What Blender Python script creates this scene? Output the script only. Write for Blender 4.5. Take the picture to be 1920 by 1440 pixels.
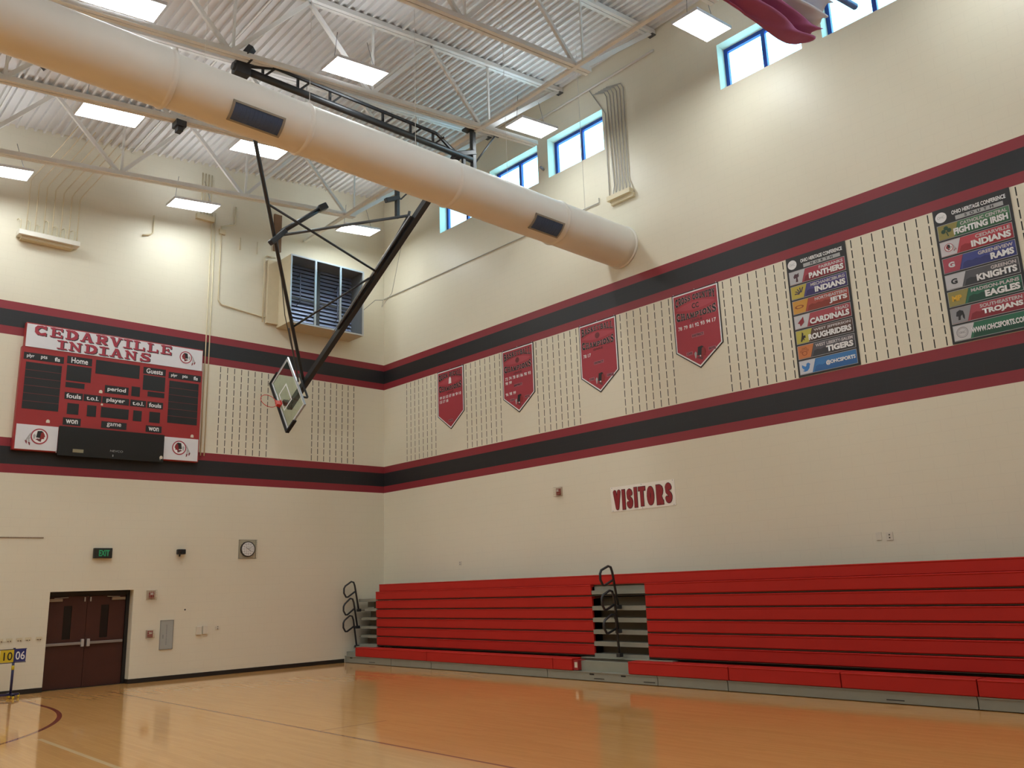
import bpy, bmesh, math, random
from mathutils import Vector, Matrix
random.seed(7)
for o in list(bpy.data.objects): bpy.data.objects.remove(o)
SC = bpy.context.scene
COL = SC.collection
PI = math.pi

# ------------------------------------------------------------ camera
def cam_axes(yaw, pitch, roll):
    cy, sy, cp, sp = math.cos(yaw), math.sin(yaw), math.cos(pitch), math.sin(pitch)
    f = Vector((sy*cp, cy*cp, sp)); r = Vector((cy, -sy, 0)); u = r.cross(f)
    cr, sr = math.cos(roll), math.sin(roll)
    return cr*r + sr*u, -sr*r + cr*u, f
cd = bpy.data.cameras.new('camera'); cam = bpy.data.objects.new('camera', cd); COL.objects.link(cam)
R_, U_, F_ = cam_axes(0.7509, 0.2300, -0.0348)
M = Matrix((R_, U_, -F_)).transposed().to_4x4(); M.translation = Vector((-15.1201, -22.153, 1.9815))
cam.matrix_world = M
cd.sensor_width = 36; cd.sensor_fit = 'HORIZONTAL'; cd.lens = 1610.7/1920*36; cd.clip_end = 300
SC.camera = cam
# ------------------------------------------------------------ view, world
SC.view_settings.view_transform = 'Standard'; SC.view_settings.look = 'None'
SC.view_settings.gamma = 1; SC.view_settings.use_curve_mapping = False
SC.view_settings.exposure = 0.0
LAMP = 30.0        # strength of every ceiling panel
W = bpy.data.worlds.new('sky'); SC.world = W; W.use_nodes = True
bg = W.node_tree.nodes['Background']; bg.inputs[0].default_value = (0.30, 0.76, 1.0, 1); bg.inputs[1].default_value = 7.0

# ------------------------------------------------------------ materials
def lin(c): return c/12.92 if c <= .04045 else ((c+.055)/1.055)**2.4
def hexc(h): return tuple(lin(int(h[i:i+2], 16)/255) for i in (0, 2, 4)) + (1,)
MATS = {}
def mat(name, col, rough=.6, metal=0, var=.06, scale=6, bump=0, emis=None, coat=0, spec=.5):
    if name in MATS: return MATS[name]
    m = bpy.data.materials.new(name); m.use_nodes = True; MATS[name] = m
    nt = m.node_tree; b = nt.nodes['Principled BSDF']
    c = hexc(col) if isinstance(col, str) else col
    tc = nt.nodes.new('ShaderNodeTexCoord'); nz = nt.nodes.new('ShaderNodeTexNoise'); nz.inputs['Scale'].default_value = scale
    nz.inputs['Detail'].default_value = 3
    nt.links.new(tc.outputs['Object'], nz.inputs['Vector'])
    mr = nt.nodes.new('ShaderNodeMapRange'); mr.inputs[3].default_value = 1-var; mr.inputs[4].default_value = 1+var
    nt.links.new(nz.outputs[0], mr.inputs[0])
    mx = nt.nodes.new('ShaderNodeVectorMath'); mx.operation = 'SCALE'; mx.inputs[0].default_value = c[:3]
    nt.links.new(mr.outputs[0], mx.inputs['Scale']); nt.links.new(mx.outputs[0], b.inputs['Base Color'])
    b.inputs['Roughness'].default_value = rough; b.inputs['Metallic'].default_value = metal
    b.inputs['Specular IOR Level'].default_value = spec
    if coat: b.inputs['Coat Weight'].default_value = coat
    if bump:
        bp = nt.nodes.new('ShaderNodeBump'); bp.inputs['Strength'].default_value = bump; bp.inputs['Distance'].default_value = .01
        nt.links.new(nz.outputs[0], bp.inputs['Height']); nt.links.new(bp.outputs[0], b.inputs['Normal'])
    if emis:
        b.inputs['Emission Color'].default_value = emis[0]; b.inputs['Emission Strength'].default_value = emis[1]
    return m

class NB:
    """small expression builder for shader node trees"""
    def __init__(s, nt): s.nt = nt
    def m(s, op, a, b=None, c=None):
        n = s.nt.nodes.new('ShaderNodeMath'); n.operation = op
        for i, v in enumerate((a, b, c)):
            if v is None: continue
            if isinstance(v, (int, float)): n.inputs[i].default_value = v
            else: s.nt.links.new(v, n.inputs[i])
        return n.outputs[0]
    def between(s, x, lo, hi): return s.m('MULTIPLY', s.m('GREATER_THAN', x, lo), s.m('LESS_THAN', x, hi))
    def mix(s, f, a, b):
        n = s.nt.nodes.new('ShaderNodeMix'); n.data_type = 'RGBA'
        for v, i in ((f, 0), (a, 6), (b, 7)):
            if isinstance(v, (int, float, tuple)): n.inputs[i].default_value = v
            else: s.nt.links.new(v, n.inputs[i])
        return n.outputs[2]

CS = 0.2032  # one block course
CREAM = hexc('dfd8c3'); STR_RED = hexc('8a3038'); STR_BLK = hexc('29292b')
def wall_mat(name, axis, origin, groups):
    """painted block wall: two red-black-red bands, mortar joints, acoustic slots between the bands"""
    m = bpy.data.materials.new(name); m.use_nodes = True; nt = m.node_tree; b = nt.nodes['Principled BSDF']; nb = NB(nt)
    g = nt.nodes.new('ShaderNodeNewGeometry'); sp = nt.nodes.new('ShaderNodeSeparateXYZ'); nt.links.new(g.outputs['Position'], sp.inputs[0])
    z = nb.m('DIVIDE', sp.outputs['Z'], CS)
    h = sp.outputs[axis]
    u = nb.m('MULTIPLY', nb.m('ADD', h, -origin), (1 if axis == 'X' else -1)/CS)     # slot columns sit on whole numbers
    red = nb.m('MAXIMUM', nb.between(z, 24, 28), nb.between(z, 40, 44))
    blk = nb.m('MAXIMUM', nb.between(z, 25, 27), nb.between(z, 41, 43))
    # mortar joints
    fz = nb.m('FRACT', z)
    jz = nb.m('LESS_THAN', nb.m('MINIMUM', fz, nb.m('SUBTRACT', 1, fz)), .022)
    off = nb.m('MULTIPLY', nb.m('FLOOR', nb.m('MULTIPLY', nb.m('FRACT', nb.m('MULTIPLY', nb.m('FLOOR', z), .5)), 2.01)), .5)
    fu = nb.m('FRACT', nb.m('ADD', nb.m('MULTIPLY', u, .5), nb.m('ADD', off, .25)))
    ju = nb.m('LESS_THAN', nb.m('MINIMUM', fu, nb.m('SUBTRACT', 1, fu)), .011)
    joint = nb.m('MAXIMUM', jz, ju)
    nz = nt.nodes.new('ShaderNodeTexNoise'); nz.inputs['Scale'].default_value = .5; nt.links.new(g.outputs['Position'], nz.inputs['Vector'])
    c = nb.mix(nz.outputs[0], tuple(v*.96 for v in CREAM[:3])+(1,), tuple(min(1, v*1.04) for v in CREAM[:3])+(1,))
    c = nb.mix(red, c, STR_RED); c = nb.mix(blk, c, STR_BLK)
    c = nb.mix(nb.m('MULTIPLY', joint, .05), c, (.12, .1, .07, 1))
    if groups:
        fr = nb.m('ABSOLUTE', nb.m('SUBTRACT', nb.m('FRACT', nb.m('ADD', u, .5)), .5))
        col = nb.m('LESS_THAN', fr, .05)
        ph = nb.m('MULTIPLY', nb.m('FRACT', nb.m('DIVIDE', nb.m('ADD', u, 13.5), 14)), 14)   # n=1 -> 0.5
        grp = nb.m('LESS_THAN', ph, 8.0)
        lim = nb.between(u, groups[0], groups[1])
        vz = nb.between(fz, .10, .88)
        slot = nb.m('MULTIPLY', nb.m('MULTIPLY', col, grp), nb.m('MULTIPLY', lim, nb.m('MULTIPLY', vz, nb.between(z, 28, 40))))
        c = nb.mix(slot, c, (.012, .01, .006, 1))
    nt.links.new(c, b.inputs['Base Color'])
    b.inputs['Roughness'].default_value = .42; b.inputs['Specular IOR Level'].default_value = .35
    bp = nt.nodes.new('ShaderNodeBump'); bp.inputs['Strength'].default_value = .2; bp.inputs['Distance'].default_value = .002; bp.invert = True
    nt.links.new(joint, bp.inputs['Height']); nt.links.new(bp.outputs[0], b.inputs['Normal'])
    return m

def floor_mat():
    m = bpy.data.materials.new('maple_floor'); m.use_nodes = True; nt = m.node_tree; b = nt.nodes['Principled BSDF']; nb = NB(nt)
    g = nt.nodes.new('ShaderNodeNewGeometry'); sp = nt.nodes.new('ShaderNodeSeparateXYZ'); nt.links.new(g.outputs['Position'], sp.inputs[0])
    X, Y = sp.outputs['X'], sp.outputs['Y']
    mp = nt.nodes.new('ShaderNodeMapping'); mp.inputs['Rotation'].default_value = (0, 0, PI/2); nt.links.new(g.outputs['Position'], mp.inputs['Vector'])
    br = nt.nodes.new('ShaderNodeTexBrick'); nt.links.new(mp.outputs[0], br.inputs['Vector'])
    br.inputs['Scale'].default_value = 1; br.inputs['Brick Width'].default_value = .9; br.inputs['Row Height'].default_value = .057
    br.inputs['Mortar Size'].default_value = .0008; br.offset = .37; br.inputs['Bias'].default_value = 0
    br.inputs['Color1'].default_value = hexc('dc9f56'); br.inputs['Color2'].default_value = hexc('e6ab62'); br.inputs['Mortar'].default_value = hexc('b07c40')
    nz = nt.nodes.new('ShaderNodeTexNoise'); nz.inputs['Scale'].default_value = 1.0; nz.inputs['Detail'].default_value = 5
    mp2 = nt.nodes.new('ShaderNodeMapping'); mp2.inputs['Scale'].default_value = (14, .9, 1); nt.links.new(g.outputs['Position'], mp2.inputs['Vector']); nt.links.new(mp2.outputs[0], nz.inputs['Vector'])
    c = nb.mix(nb.m('MULTIPLY', nz.outputs[0], .35), br.outputs[0], hexc('bd8440'))
    red = hexc('7e2416'); brown = hexc('8c4a22')
    def seg(c, cond, col): return nb.mix(cond, c, col)
    side = nb.m('MULTIPLY', nb.between(X, -8.215, -8.165), nb.m('LESS_THAN', Y, -1.2)); c = seg(c, side, brown)
    tick = nb.m('MULTIPLY', nb.between(Y, -10.35, -10.30), nb.between(X, -8.2, -7.0)); c = seg(c, nb.m('MULTIPLY', tick, .5), brown)
    pale = nb.m('MULTIPLY', nb.between(X, -11.17, -11.1), nb.m('LESS_THAN', Y, -7.35)); c = seg(c, nb.m('MULTIPLY', pale, .7), hexc('ecd2a6'))
    # three point arc about the basket of the main court
    dx = nb.m('ADD', X, 16.0); dy = nb.m('ADD', Y, 3.1)
    rr = nb.m('SQRT', nb.m('ADD', nb.m('MULTIPLY', dx, dx), nb.m('MULTIPLY', dy, dy)))
    arc = nb.m('MULTIPLY', nb.between(rr, 6.05, 6.13), nb.m('LESS_THAN', Y, -3.1)); c = seg(c, arc, red)
    st = nb.m('MULTIPLY', nb.between(nb.m('ABSOLUTE', dx), 6.05, 6.13), nb.between(Y, -3.1, -1.2)); c = seg(c, st, red)
    nt.links.new(c, b.inputs['Base Color'])
    n2 = nt.nodes.new('ShaderNodeTexNoise'); n2.inputs['Scale'].default_value = 1.2; nt.links.new(g.outputs['Position'], n2.inputs['Vector'])
    r = nt.nodes.new('ShaderNodeMapRange'); r.inputs[3].default_value = .05; r.inputs[4].default_value = .11; nt.links.new(n2.outputs[0], r.inputs[0])
    b.inputs['Roughness'].default_value = .5; b.inputs['Specular IOR Level'].default_value = .3
    b.inputs['Coat Weight'].default_value = 1.0; b.inputs['Coat IOR'].default_value = 1.5; nt.links.new(r.outputs[0], b.inputs['Coat Roughness'])
    bp = nt.nodes.new('ShaderNodeBump'); bp.inputs['Strength'].default_value = .03; bp.inputs['Distance'].default_value = .002
    n3 = nt.nodes.new('ShaderNodeTexNoise'); n3.inputs['Scale'].default_value = 5; nt.links.new(mp2.outputs[0], n3.inputs['Vector'])
    nt.links.new(n3.outputs[0], bp.inputs['Height']); nt.links.new(bp.outputs[0], b.inputs['Coat Normal'])
    return m

def glass_mat(name, tint=(1, 1, 1, 1), refl=.08):
    m = bpy.data.materials.new(name); m.use_nodes = True; nt = m.node_tree; nt.nodes.clear()
    o = nt.nodes.new('ShaderNodeOutputMaterial'); t = nt.nodes.new('ShaderNodeBsdfTransparent'); t.inputs[0].default_value = tint
    gl = nt.nodes.new('ShaderNodeBsdfGlossy'); gl.inputs['Roughness'].default_value = .02
    mx = nt.nodes.new('ShaderNodeMixShader'); mx.inputs[0].default_value = refl
    nt.links.new(t.outputs[0], mx.inputs[1]); nt.links.new(gl.outputs[0], mx.inputs[2]); nt.links.new(mx.outputs[0], o.inputs[0])
    return m

white_steel = mat('white_steel', 'dedcd6', .45, var=.03)
deck_white = mat('deck_white', 'd6d5d2', .5, var=.04, scale=1.5)
black_steel = mat('black_steel', '26282b', .4, var=.1)
dark_grey = mat('dark_grey_steel', '4a4d50', .45)
cream_paint = mat('cream_paint', 'd6c9a8', .5, var=.02)
black_plastic = mat('black_plastic', '1a1a1b', .45)
alu = mat('brushed_aluminium', 'c4c7ca', .35, metal=.7)
red_vinyl = mat('red_plastic', 'b4271f', .6, var=.05, scale=2, bump=.1, spec=.25)
grey_step = mat('grey_painted_step', '8a8a7e', .5)
dark_under = mat('dark_undercarriage', '4a4336', .8)
wood_dark = mat('dark_door_wood', '44211a', .4, var=.15, scale=3)
duct_cloth = mat('duct_skin', 'e8e4dc', .55, var=.03, scale=2)
white_panel = mat('white_panel', 'dcdcdf', .4, var=.02)
sb_red = mat('scoreboard_red', '9c2a2a', .4, var=.03)
sb_black = mat('scoreboard_black', '1c1c1c', .4)
letter_white = mat('letter_white', 'e6e6e6', .5, var=.02)
letter_grey = mat('letter_grey', 'a9a9a9', .5)
letter_red = mat('letter_red', 'a33242', .5)
letter_black = mat('letter_black', '151315', .5)
maroon = mat('banner_red', 'a23440', .6, var=.04, scale=2)
glare_blue = mat('window_frame_glare_blue', '1d3f9a', .4)  # glare of the backlit windows put into the frame colour as blue
plate_white = mat('plate_white', 'd8d1c0', .4)

# ------------------------------------------------------------ mesh helpers
def bm_new(): return bmesh.new()
def add_box(bm, x0, x1, y0, y1, z0, z1):
    v = [bm.verts.new((x, y, z)) for x in (x0, x1) for y in (y0, y1) for z in (z0, z1)]
    for f in ((0, 1, 3, 2), (4, 6, 7, 5), (0, 4, 5, 1), (2, 3, 7, 6), (0, 2, 6, 4), (1, 5, 7, 3)): bm.faces.new([v[i] for i in f])
    return v
def add_bar(bm, a, b, w, h, up=(0, 0, 1)):
    a, b = Vector(a), Vector(b); d = (b-a).normalized(); up = Vector(up)
    if abs(d.dot(up)) > .98: up = Vector((1, 0, 0))
    s = d.cross(up).normalized(); u = s.cross(d)
    vs = []
    for p in (a, b):
        for i, j in ((-1, -1), (1, -1), (1, 1), (-1, 1)): vs.append(bm.verts.new(p + s*(i*w/2) + u*(j*h/2)))
    for f in ((0, 1, 2, 3), (7, 6, 5, 4), (0, 4, 5, 1), (1, 5, 6, 2), (2, 6, 7, 3), (3, 7, 4, 0)): bm.faces.new([vs[i] for i in f])
def add_tube(bm, pts, r, n=10, caps=True, closed=False):
    pts = [Vector(p) for p in pts]; rings = []; prev = None; N = len(pts)
    for i, p in enumerate(pts):
        a = pts[(i-1) % N] if (i > 0 or closed) else p; b = pts[(i+1) % N] if (i < N-1 or closed) else p
        d = (b-a).normalized()
        if prev is None:
            t = Vector((0, 0, 1)) if abs(d.z) < .9 else Vector((1, 0, 0)); s = d.cross(t).normalized()
        else: s = (prev - d*prev.dot(d)).normalized()
        prev = s; u = d.cross(s); rad = r[i] if isinstance(r, (list, tuple)) else r
        rings.append([bm.verts.new(p + s*math.cos(2*PI*k/n)*rad + u*math.sin(2*PI*k/n)*rad) for k in range(n)])
    for i in range(N if closed else N-1):
        A, B = rings[i], rings[(i+1) % N]
        for k in range(n):
            f = bm.faces.new((A[k], A[(k+1) % n], B[(k+1) % n], B[k])); f.smooth = True
    if caps and not closed: bm.faces.new(rings[0][::-1]); bm.faces.new(rings[-1])
def add_poly(bm, pts, y0, y1):
    """flat outline in local X,Z extruded between y0 (front) and y1"""
    F = [bm.verts.new((x, y0, z)) for x, z in pts]; B = [bm.verts.new((x, y1, z)) for x, z in pts]
    bm.faces.new(F); bm.faces.new(B[::-1]); n = len(pts)
    for i in range(n): bm.faces.new((F[i], B[i], B[(i+1) % n], F[(i+1) % n]))
def obj(name, bm, m, parent=None, bevel=0, label=None):
    me = bpy.data.meshes.new(name); bmesh.ops.recalc_face_normals(bm, faces=bm.faces); bm.to_mesh(me); bm.free()
    for k in (m if isinstance(m, (list, tuple)) else [m]): me.materials.append(k)
    o = bpy.data.objects.new(name, me); COL.objects.link(o)
    if parent: o.parent = parent
    if bevel:
        b = o.modifiers.new('bevel', 'BEVEL'); b.width = bevel; b.segments = 2; b.limit_method = 'ANGLE'
    if label: o['label'] = label
    return o
def boxo(name, dims, m, parent=None, bevel=0, label=None):
    bm = bm_new(); add_box(bm, *dims); return obj(name, bm, m, parent, bevel, label)
def tubeo(name, pts, r, m, parent=None, n=10, label=None):
    bm = bm_new(); add_tube(bm, pts, r, n); return obj(name, bm, m, parent, 0, label)
def tag(o, label, cat, group=None):
    o['label'] = label; o['category'] = cat
    if group: o['group'] = group
    return o
def struct(o): o['kind'] = 'structure'; return o
def thing(name, label, cat, loc=(0, 0, 0), rz=0, group=None):
    o = bpy.data.objects.new(name, None); COL.objects.link(o); o.location = loc; o.rotation_euler = (0, 0, rz); o.empty_display_size = .1
    return tag(o, label, cat, group)
def on_right(name, label, cat, y, z, out=0, group=None): return thing(name, label, cat, (-out, y, z), -PI/2, group)   # local X runs toward -y, local -Y into the room
def on_back(name, label, cat, x, z, out=0, group=None): return thing(name, label, cat, (x, -out, z), 0, group)

# ------------------------------------------------------------ lettering
def text(name, s, x, z, h, m, parent, y=-.004, width=None, align='CENTER', bold=0.0, warp=None, thick=.002, shear=0):
    c = bpy.data.curves.new('t', 'FONT'); c.body = s; c.size = 1; c.align_x = 'LEFT'; c.offset = bold; c.extrude = 0; c.resolution_u = 3; c.shear = shear
    t = bpy.data.objects.new('t', c); COL.objects.link(t)
    dg = bpy.context.evaluated_depsgraph_get(); me = bpy.data.meshes.new_from_object(t.evaluated_get(dg))
    bpy.data.objects.remove(t); bpy.data.curves.remove(c)
    xs = [v.co.x for v in me.vertices]; ys = [v.co.y for v in me.vertices]; x0, x1, y0, y1 = min(xs), max(xs), min(ys), max(ys)
    sc = h/(y1-y0); sx = sc if width is None else width/(x1-x0); w = (x1-x0)*sx
    ox = {'CENTER': x-w/2, 'LEFT': x, 'RIGHT': x-w}[align]
    for v in me.vertices:
        px = (v.co.x-x0)*sx + ox; pz = (v.co.y-y0)*sc + z - h/2
        if warp: px, pz = warp(px, pz)
        v.co = (px, y, pz)
    me.materials.clear(); me.materials.append(m); me.name = name
    for p in me.polygons: p.material_index = 0
    o = bpy.data.objects.new(name, me); COL.objects.link(o); o.parent = parent
    return o
def arc(cx, cy, rx, ry, a0, a1, n=7): return [(cx+rx*math.cos(math.radians(a0+(a1-a0)*i/n)), cy+ry*math.sin(math.radians(a0+(a1-a0)*i/n))) for i in range(n+1)]
# slab-serif capitals as strokes: ('v' thick / 't' thin, points); serifs are short flat strokes
def G_():
    V = lambda x: ('v', [(x, 0), (x, 1)]); Hs = lambda y, a, b: ('t', [(a, y), (b, y)])
    sf = lambda x, y, w=.2: ('t', [(x-w, y), (x+w, y)])
    G = {}
    G['I'] = [V(.5), sf(.5, .07, .35), sf(.5, .93, .35)]
    G['L'] = [V(.27), sf(.27, .93, .24), Hs(.07, .03, .9), ('t', [(.9, 0), (.9, .35)])]
    G['E'] = [V(.27), Hs(.93, .03, .92), Hs(.07, .03, .92), Hs(.5, .3, .68), ('t', [(.9, 1), (.9, .7)]), ('t', [(.9, 0), (.9, .3)]), ('t', [(.68, .36), (.68, .64)])]
    G['C'] = [('v', arc(.55, .5, .4, .42, 50, 310)), ('t', [(.85, 1), (.85, .66)]), ('t', [(.85, 0), (.85, .3)])]
    G['G'] = G['C'] + [Hs(.45, .6, .98), ('v', [(.85, .1), (.85, .45)])]
    G['O'] = [('v', arc(.5, .5, .38, .42, 0, 360, 14))]
    G['Q'] = G['O'] + [('v', [(.55, .25), (.9, -.05)])]
    G['D'] = [V(.25), Hs(.93, .02, .5), Hs(.07, .02, .5), ('v', arc(.45, .5, .42, .43, 90, -90))]
    G['A'] = [('t', [(.18, 0), (.48, 1)]), ('v', [(.82, 0), (.52, 1)]), Hs(.33, .25, .75), sf(.16, .07, .17), sf(.84, .07, .17)]
    G['V'] = [('v', [(.2, 1), (.5, 0)]), ('t', [(.82, 1), (.5, 0)]), sf(.18, .93, .17), sf(.84, .93, .16)]
    G['N'] = [('t', [(.2, 0), (.2, 1)]), ('v', [(.18, 1), (.8, 0)]), ('t', [(.82, 0), (.82, 1)]), sf(.2, .07, .18), sf(.8, .93, .18), sf(.14, .93, .12)]
    G['M'] = [('t', [(.16, 0), (.16, 1)]), ('v', [(.16, 1), (.5, .1)]), ('t', [(.84, 1), (.5, .1)]), ('v', [(.84, 0), (.84, 1)]), sf(.16, .07, .15), sf(.84, .07, .16)]
    G['H'] = [V(.22), V(.78), Hs(.5, .2, .8)] + [sf(a, b, .2) for a in (.22, .78) for b in (.07, .93)]
    G['K'] = [V(.25), ('t', [(.3, .45), (.8, 1)]), ('v', [(.42, .55), (.82, 0)]), sf(.25, .07), sf(.25, .93), sf(.82, .07, .15), sf(.8, .93, .14)]
    G['P'] = [V(.27), sf(.27, .07), Hs(.93, .05, .55), Hs(.45, .3, .55), ('v', arc(.52, .69, .33, .25, 90, -90))]
    G['B'] = [V(.25), Hs(.93, .03, .55), Hs(.07, .03, .55), Hs(.5, .3, .55), ('v', arc(.52, .72, .28, .22, 90, -90)), ('v', arc(.52, .29, .34, .22, 90, -90))]
    G['R'] = G['P'] + [('v', [(.5, .45), (.84, 0)]), sf(.84, .07, .12)]
    G['S'] = [('t', arc(.5, .74, .34, .20, 20, 150)), ('v', [(.2, .74), (.34, .58), (.68, .44), (.82, .28)]), ('t', arc(.5, .26, .34, .20, 0, -160)), ('t', [(.84, 1), (.84, .72)]), ('t', [(.14, 0), (.14, .30)])]
    G['T'] = [V(.5), Hs(.93, .05, .95), sf(.5, .07, .22), ('t', [(.08, 1), (.08, .7)]), ('t', [(.92, 1), (.92, .7)])]
    G['U'] = [('v', [(.22, 1), (.22, .3)]), ('v', arc(.5, .3, .28, .24, 180, 360)), ('t', [(.78, .3), (.78, 1)]), sf(.22, .93), sf(.78, .93, .17)]
    G['Y'] = [('v', [(.16, 1), (.5, .45)]), ('t', [(.84, 1), (.5, .45)]), ('v', [(.5, 0), (.5, .5)]), sf(.5, .07), sf(.16, .93, .15), sf(.84, .93, .14)]
    return G
GL = G_()
def slab(name, s, x, z, w, h, m, parent, y=-.004, warp=None, gap=.16, dx=0, dz=0, fat=1.0):
    adv = [(.62 if ch == 'I' else (.5 if ch == ' ' else 1.0)) for ch in s]; tot = sum(adv)+gap*(len(s)-1); k = w/tot
    bm = bm_new(); cx = x-w/2
    for ch, a in zip(s, adv):
        st = 0
        for kind, pts in GL.get(ch, []):
            half = (.115 if kind == 'v' else .07)*fat
            for (ax, ay), (bx, by) in zip(pts, pts[1:]):
                px = [((ax-.5)*k*.98 + cx + a*k/2), ay*h, ((bx-.5)*k*.98 + cx + a*k/2), by*h]
                d = Vector((px[2]-px[0], px[3]-px[1])); L = d.length or 1; n = Vector((-d.y, d.x))/L; e = d/L*(half*k*.35)
                hw = half*(k*abs(n.x)+h*abs(n.y)*.9)
                q = [(px[0]-e.x+n.x*hw, px[1]-e.y+n.y*hw), (px[2]+e.x+n.x*hw, px[3]+e.y+n.y*hw), (px[2]+e.x-n.x*hw, px[3]+e.y-n.y*hw), (px[0]-e.x-n.x*hw, px[1]-e.y-n.y*hw)]
                vs = []
                for qx, qz in q:
                    qz = min(max(qz, -.02*h), 1.02*h); X, Z = qx, z-h/2+qz
                    if warp: X, Z = warp(X, Z)
                    vs.append(bm.verts.new((X+dx, y-st*.00012, Z+dz)))
                st += 1
                try: bm.faces.new(vs)
                except ValueError: pass
        cx += (a+gap)*k
    return obj(name, bm, m, parent)
def disc(name, x, z, r, m, parent, y=-.004, n=28, r_in=0, sx=1):
    bm = bm_new()
    if r_in:
        A = [bm.verts.new((x+math.cos(2*PI*i/n)*r*sx, y, z+math.sin(2*PI*i/n)*r)) for i in range(n)]
        B = [bm.verts.new((x+math.cos(2*PI*i/n)*r_in*sx, y, z+math.sin(2*PI*i/n)*r_in)) for i in range(n)]
        for i in range(n): bm.faces.new((A[i], A[(i+1) % n], B[(i+1) % n], B[i]))
    else: bm.faces.new([bm.verts.new((x+math.cos(2*PI*i/n)*r*sx, y, z+math.sin(2*PI*i/n)*r)) for i in range(n)])
    return obj(name, bm, m, parent)
def flat(name, pts, m, parent, y=-.004):
    bm = bm_new(); bm.faces.new([bm.verts.new((x, y, z)) for x, z in pts]); return obj(name, bm, m, parent)
def rectf(name, x0, x1, z0, z1, m, parent, y=-.004): return flat(name, [(x0, z0), (x1, z0), (x1, z1), (x0, z1)], m, parent, y)

# ============================================================ THE ROOM
XL, YF, ZT = -32.0, -36.0, 16.6
wm_right = wall_mat('block_wall_right', 'Y', -1.018, (0.0, 400))
wm_back = wall_mat('block_wall_back', 'X', -5.580, (0.0, 24.4))
wm_plain = wall_mat('block_wall_plain', 'X', -5.580, None)
wm_plain2 = wall_mat('block_wall_plain_side', 'Y', -1.018, None)
struct(boxo('floor', (XL-.4, .8, YF-.4, .8, -.2, 0), floor_mat()))
WINS = [(-2.98, -4.93), (-5.32, -7.27), (-7.66, -9.61), (-13.02, -14.97), (-15.42, -17.37), (-17.82, -19.77), (-23.2, -25.15), (-25.54, -27.49), (-27.88, -29.83)]
WZ0, WZ1 = 12.45, 13.56
def wall_right():
    bm = bm_new(); add_box(bm, 0, .4, YF-.4, .4, -.2, WZ0); add_box(bm, 0, .4, YF-.4, .4, WZ1, ZT)
    ys = [.4] + [v for w in WINS for v in w] + [YF-.4]
    for a, b in zip(ys[::2], ys[1::2]): add_box(bm, 0, .4, b, a, WZ0, WZ1)
    struct(obj('wall_right', bm, wm_right))
wall_right()
DX0, DX1, DZ = -9.19, -7.32, 2.19
bm = bm_new(); add_box(bm, XL-.4, DX0, 0, .4, -.2, ZT); add_box(bm, DX1, 0, 0, .4, -.2, ZT); add_box(bm, DX0, DX1, 0, .4, DZ, ZT)
struct(obj('wall_back', bm, wm_back))
struct(boxo('wall_left', (XL-.4, XL, YF, 0, -.2, ZT), wm_plain2)); struct(boxo('wall_front', (XL, 0, YF-.4, YF, -.2, ZT), wm_plain))
bm = bm_new(); add_box(bm, XL, DX0, -.012, 0, 0, .105); add_box(bm, DX1, -1.36, -.012, 0, 0, .105); add_box(bm, DX1-.012, DX1, -.012, .3, 0, .105)
struct(obj('baseboard_back', bm, mat('black_rubber_base', '1b1815', .5)))
# windows
pane_glass = glass_mat('clear_pane', (.97, .99, 1, 1), .04)
for i, (a, b) in enumerate(WINS):
    w = bpy.data.objects.new('window_%d' % (i+1), None); COL.objects.link(w); w.location = (.28, (a+b)/2, WZ0); struct(w)
    hw = (a-b)/2; H = WZ1-WZ0
    bm = bm_new(); t = .085
    for y0, y1, z0, z1 in ((-hw, hw, 0, t), (-hw, hw, H-t, H), (-hw, -hw+t, t, H-t), (hw-t, hw, t, H-t), (-.045, .045, t, H-t)): add_box(bm, 0, .08, y0, y1, z0, z1)
    obj('window_frame', bm, glare_blue, w)
    bm = bm_new(); add_box(bm, .035, .041, -hw+t, -.035, t, H-t); add_box(bm, .035, .041, .035, hw-t, t, H-t)
    obj('pane', bm, pane_glass, w)

# roof: white ribbed metal deck, falling away from the right wall
def zt(x, y): return 14.483+.112*x-.02*y        # underside of the joists' top chords
def roof():
    bm = bm_new(); p = .2032; y0, y1 = .35, YF-.3
    prof = [(0, 0), (.05, 0), (.064, .076), (.189, .076)]
    prev = None; n = int((.35-XL+.35)/p)
    for i in range(n):
        for dx, dz in prof:
            x = .35-i*p-dx; z = lambda y: zt(x, y)+.115+dz
            cur = (bm.verts.new((x, y0, z(y0))), bm.verts.new((x, y1, z(y1))))
            if prev: bm.faces.new((prev[0], prev[1], cur[1], cur[0]))
            prev = cur
    o = struct(obj('ceiling', bm, deck_white)); return o
roof()
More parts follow.
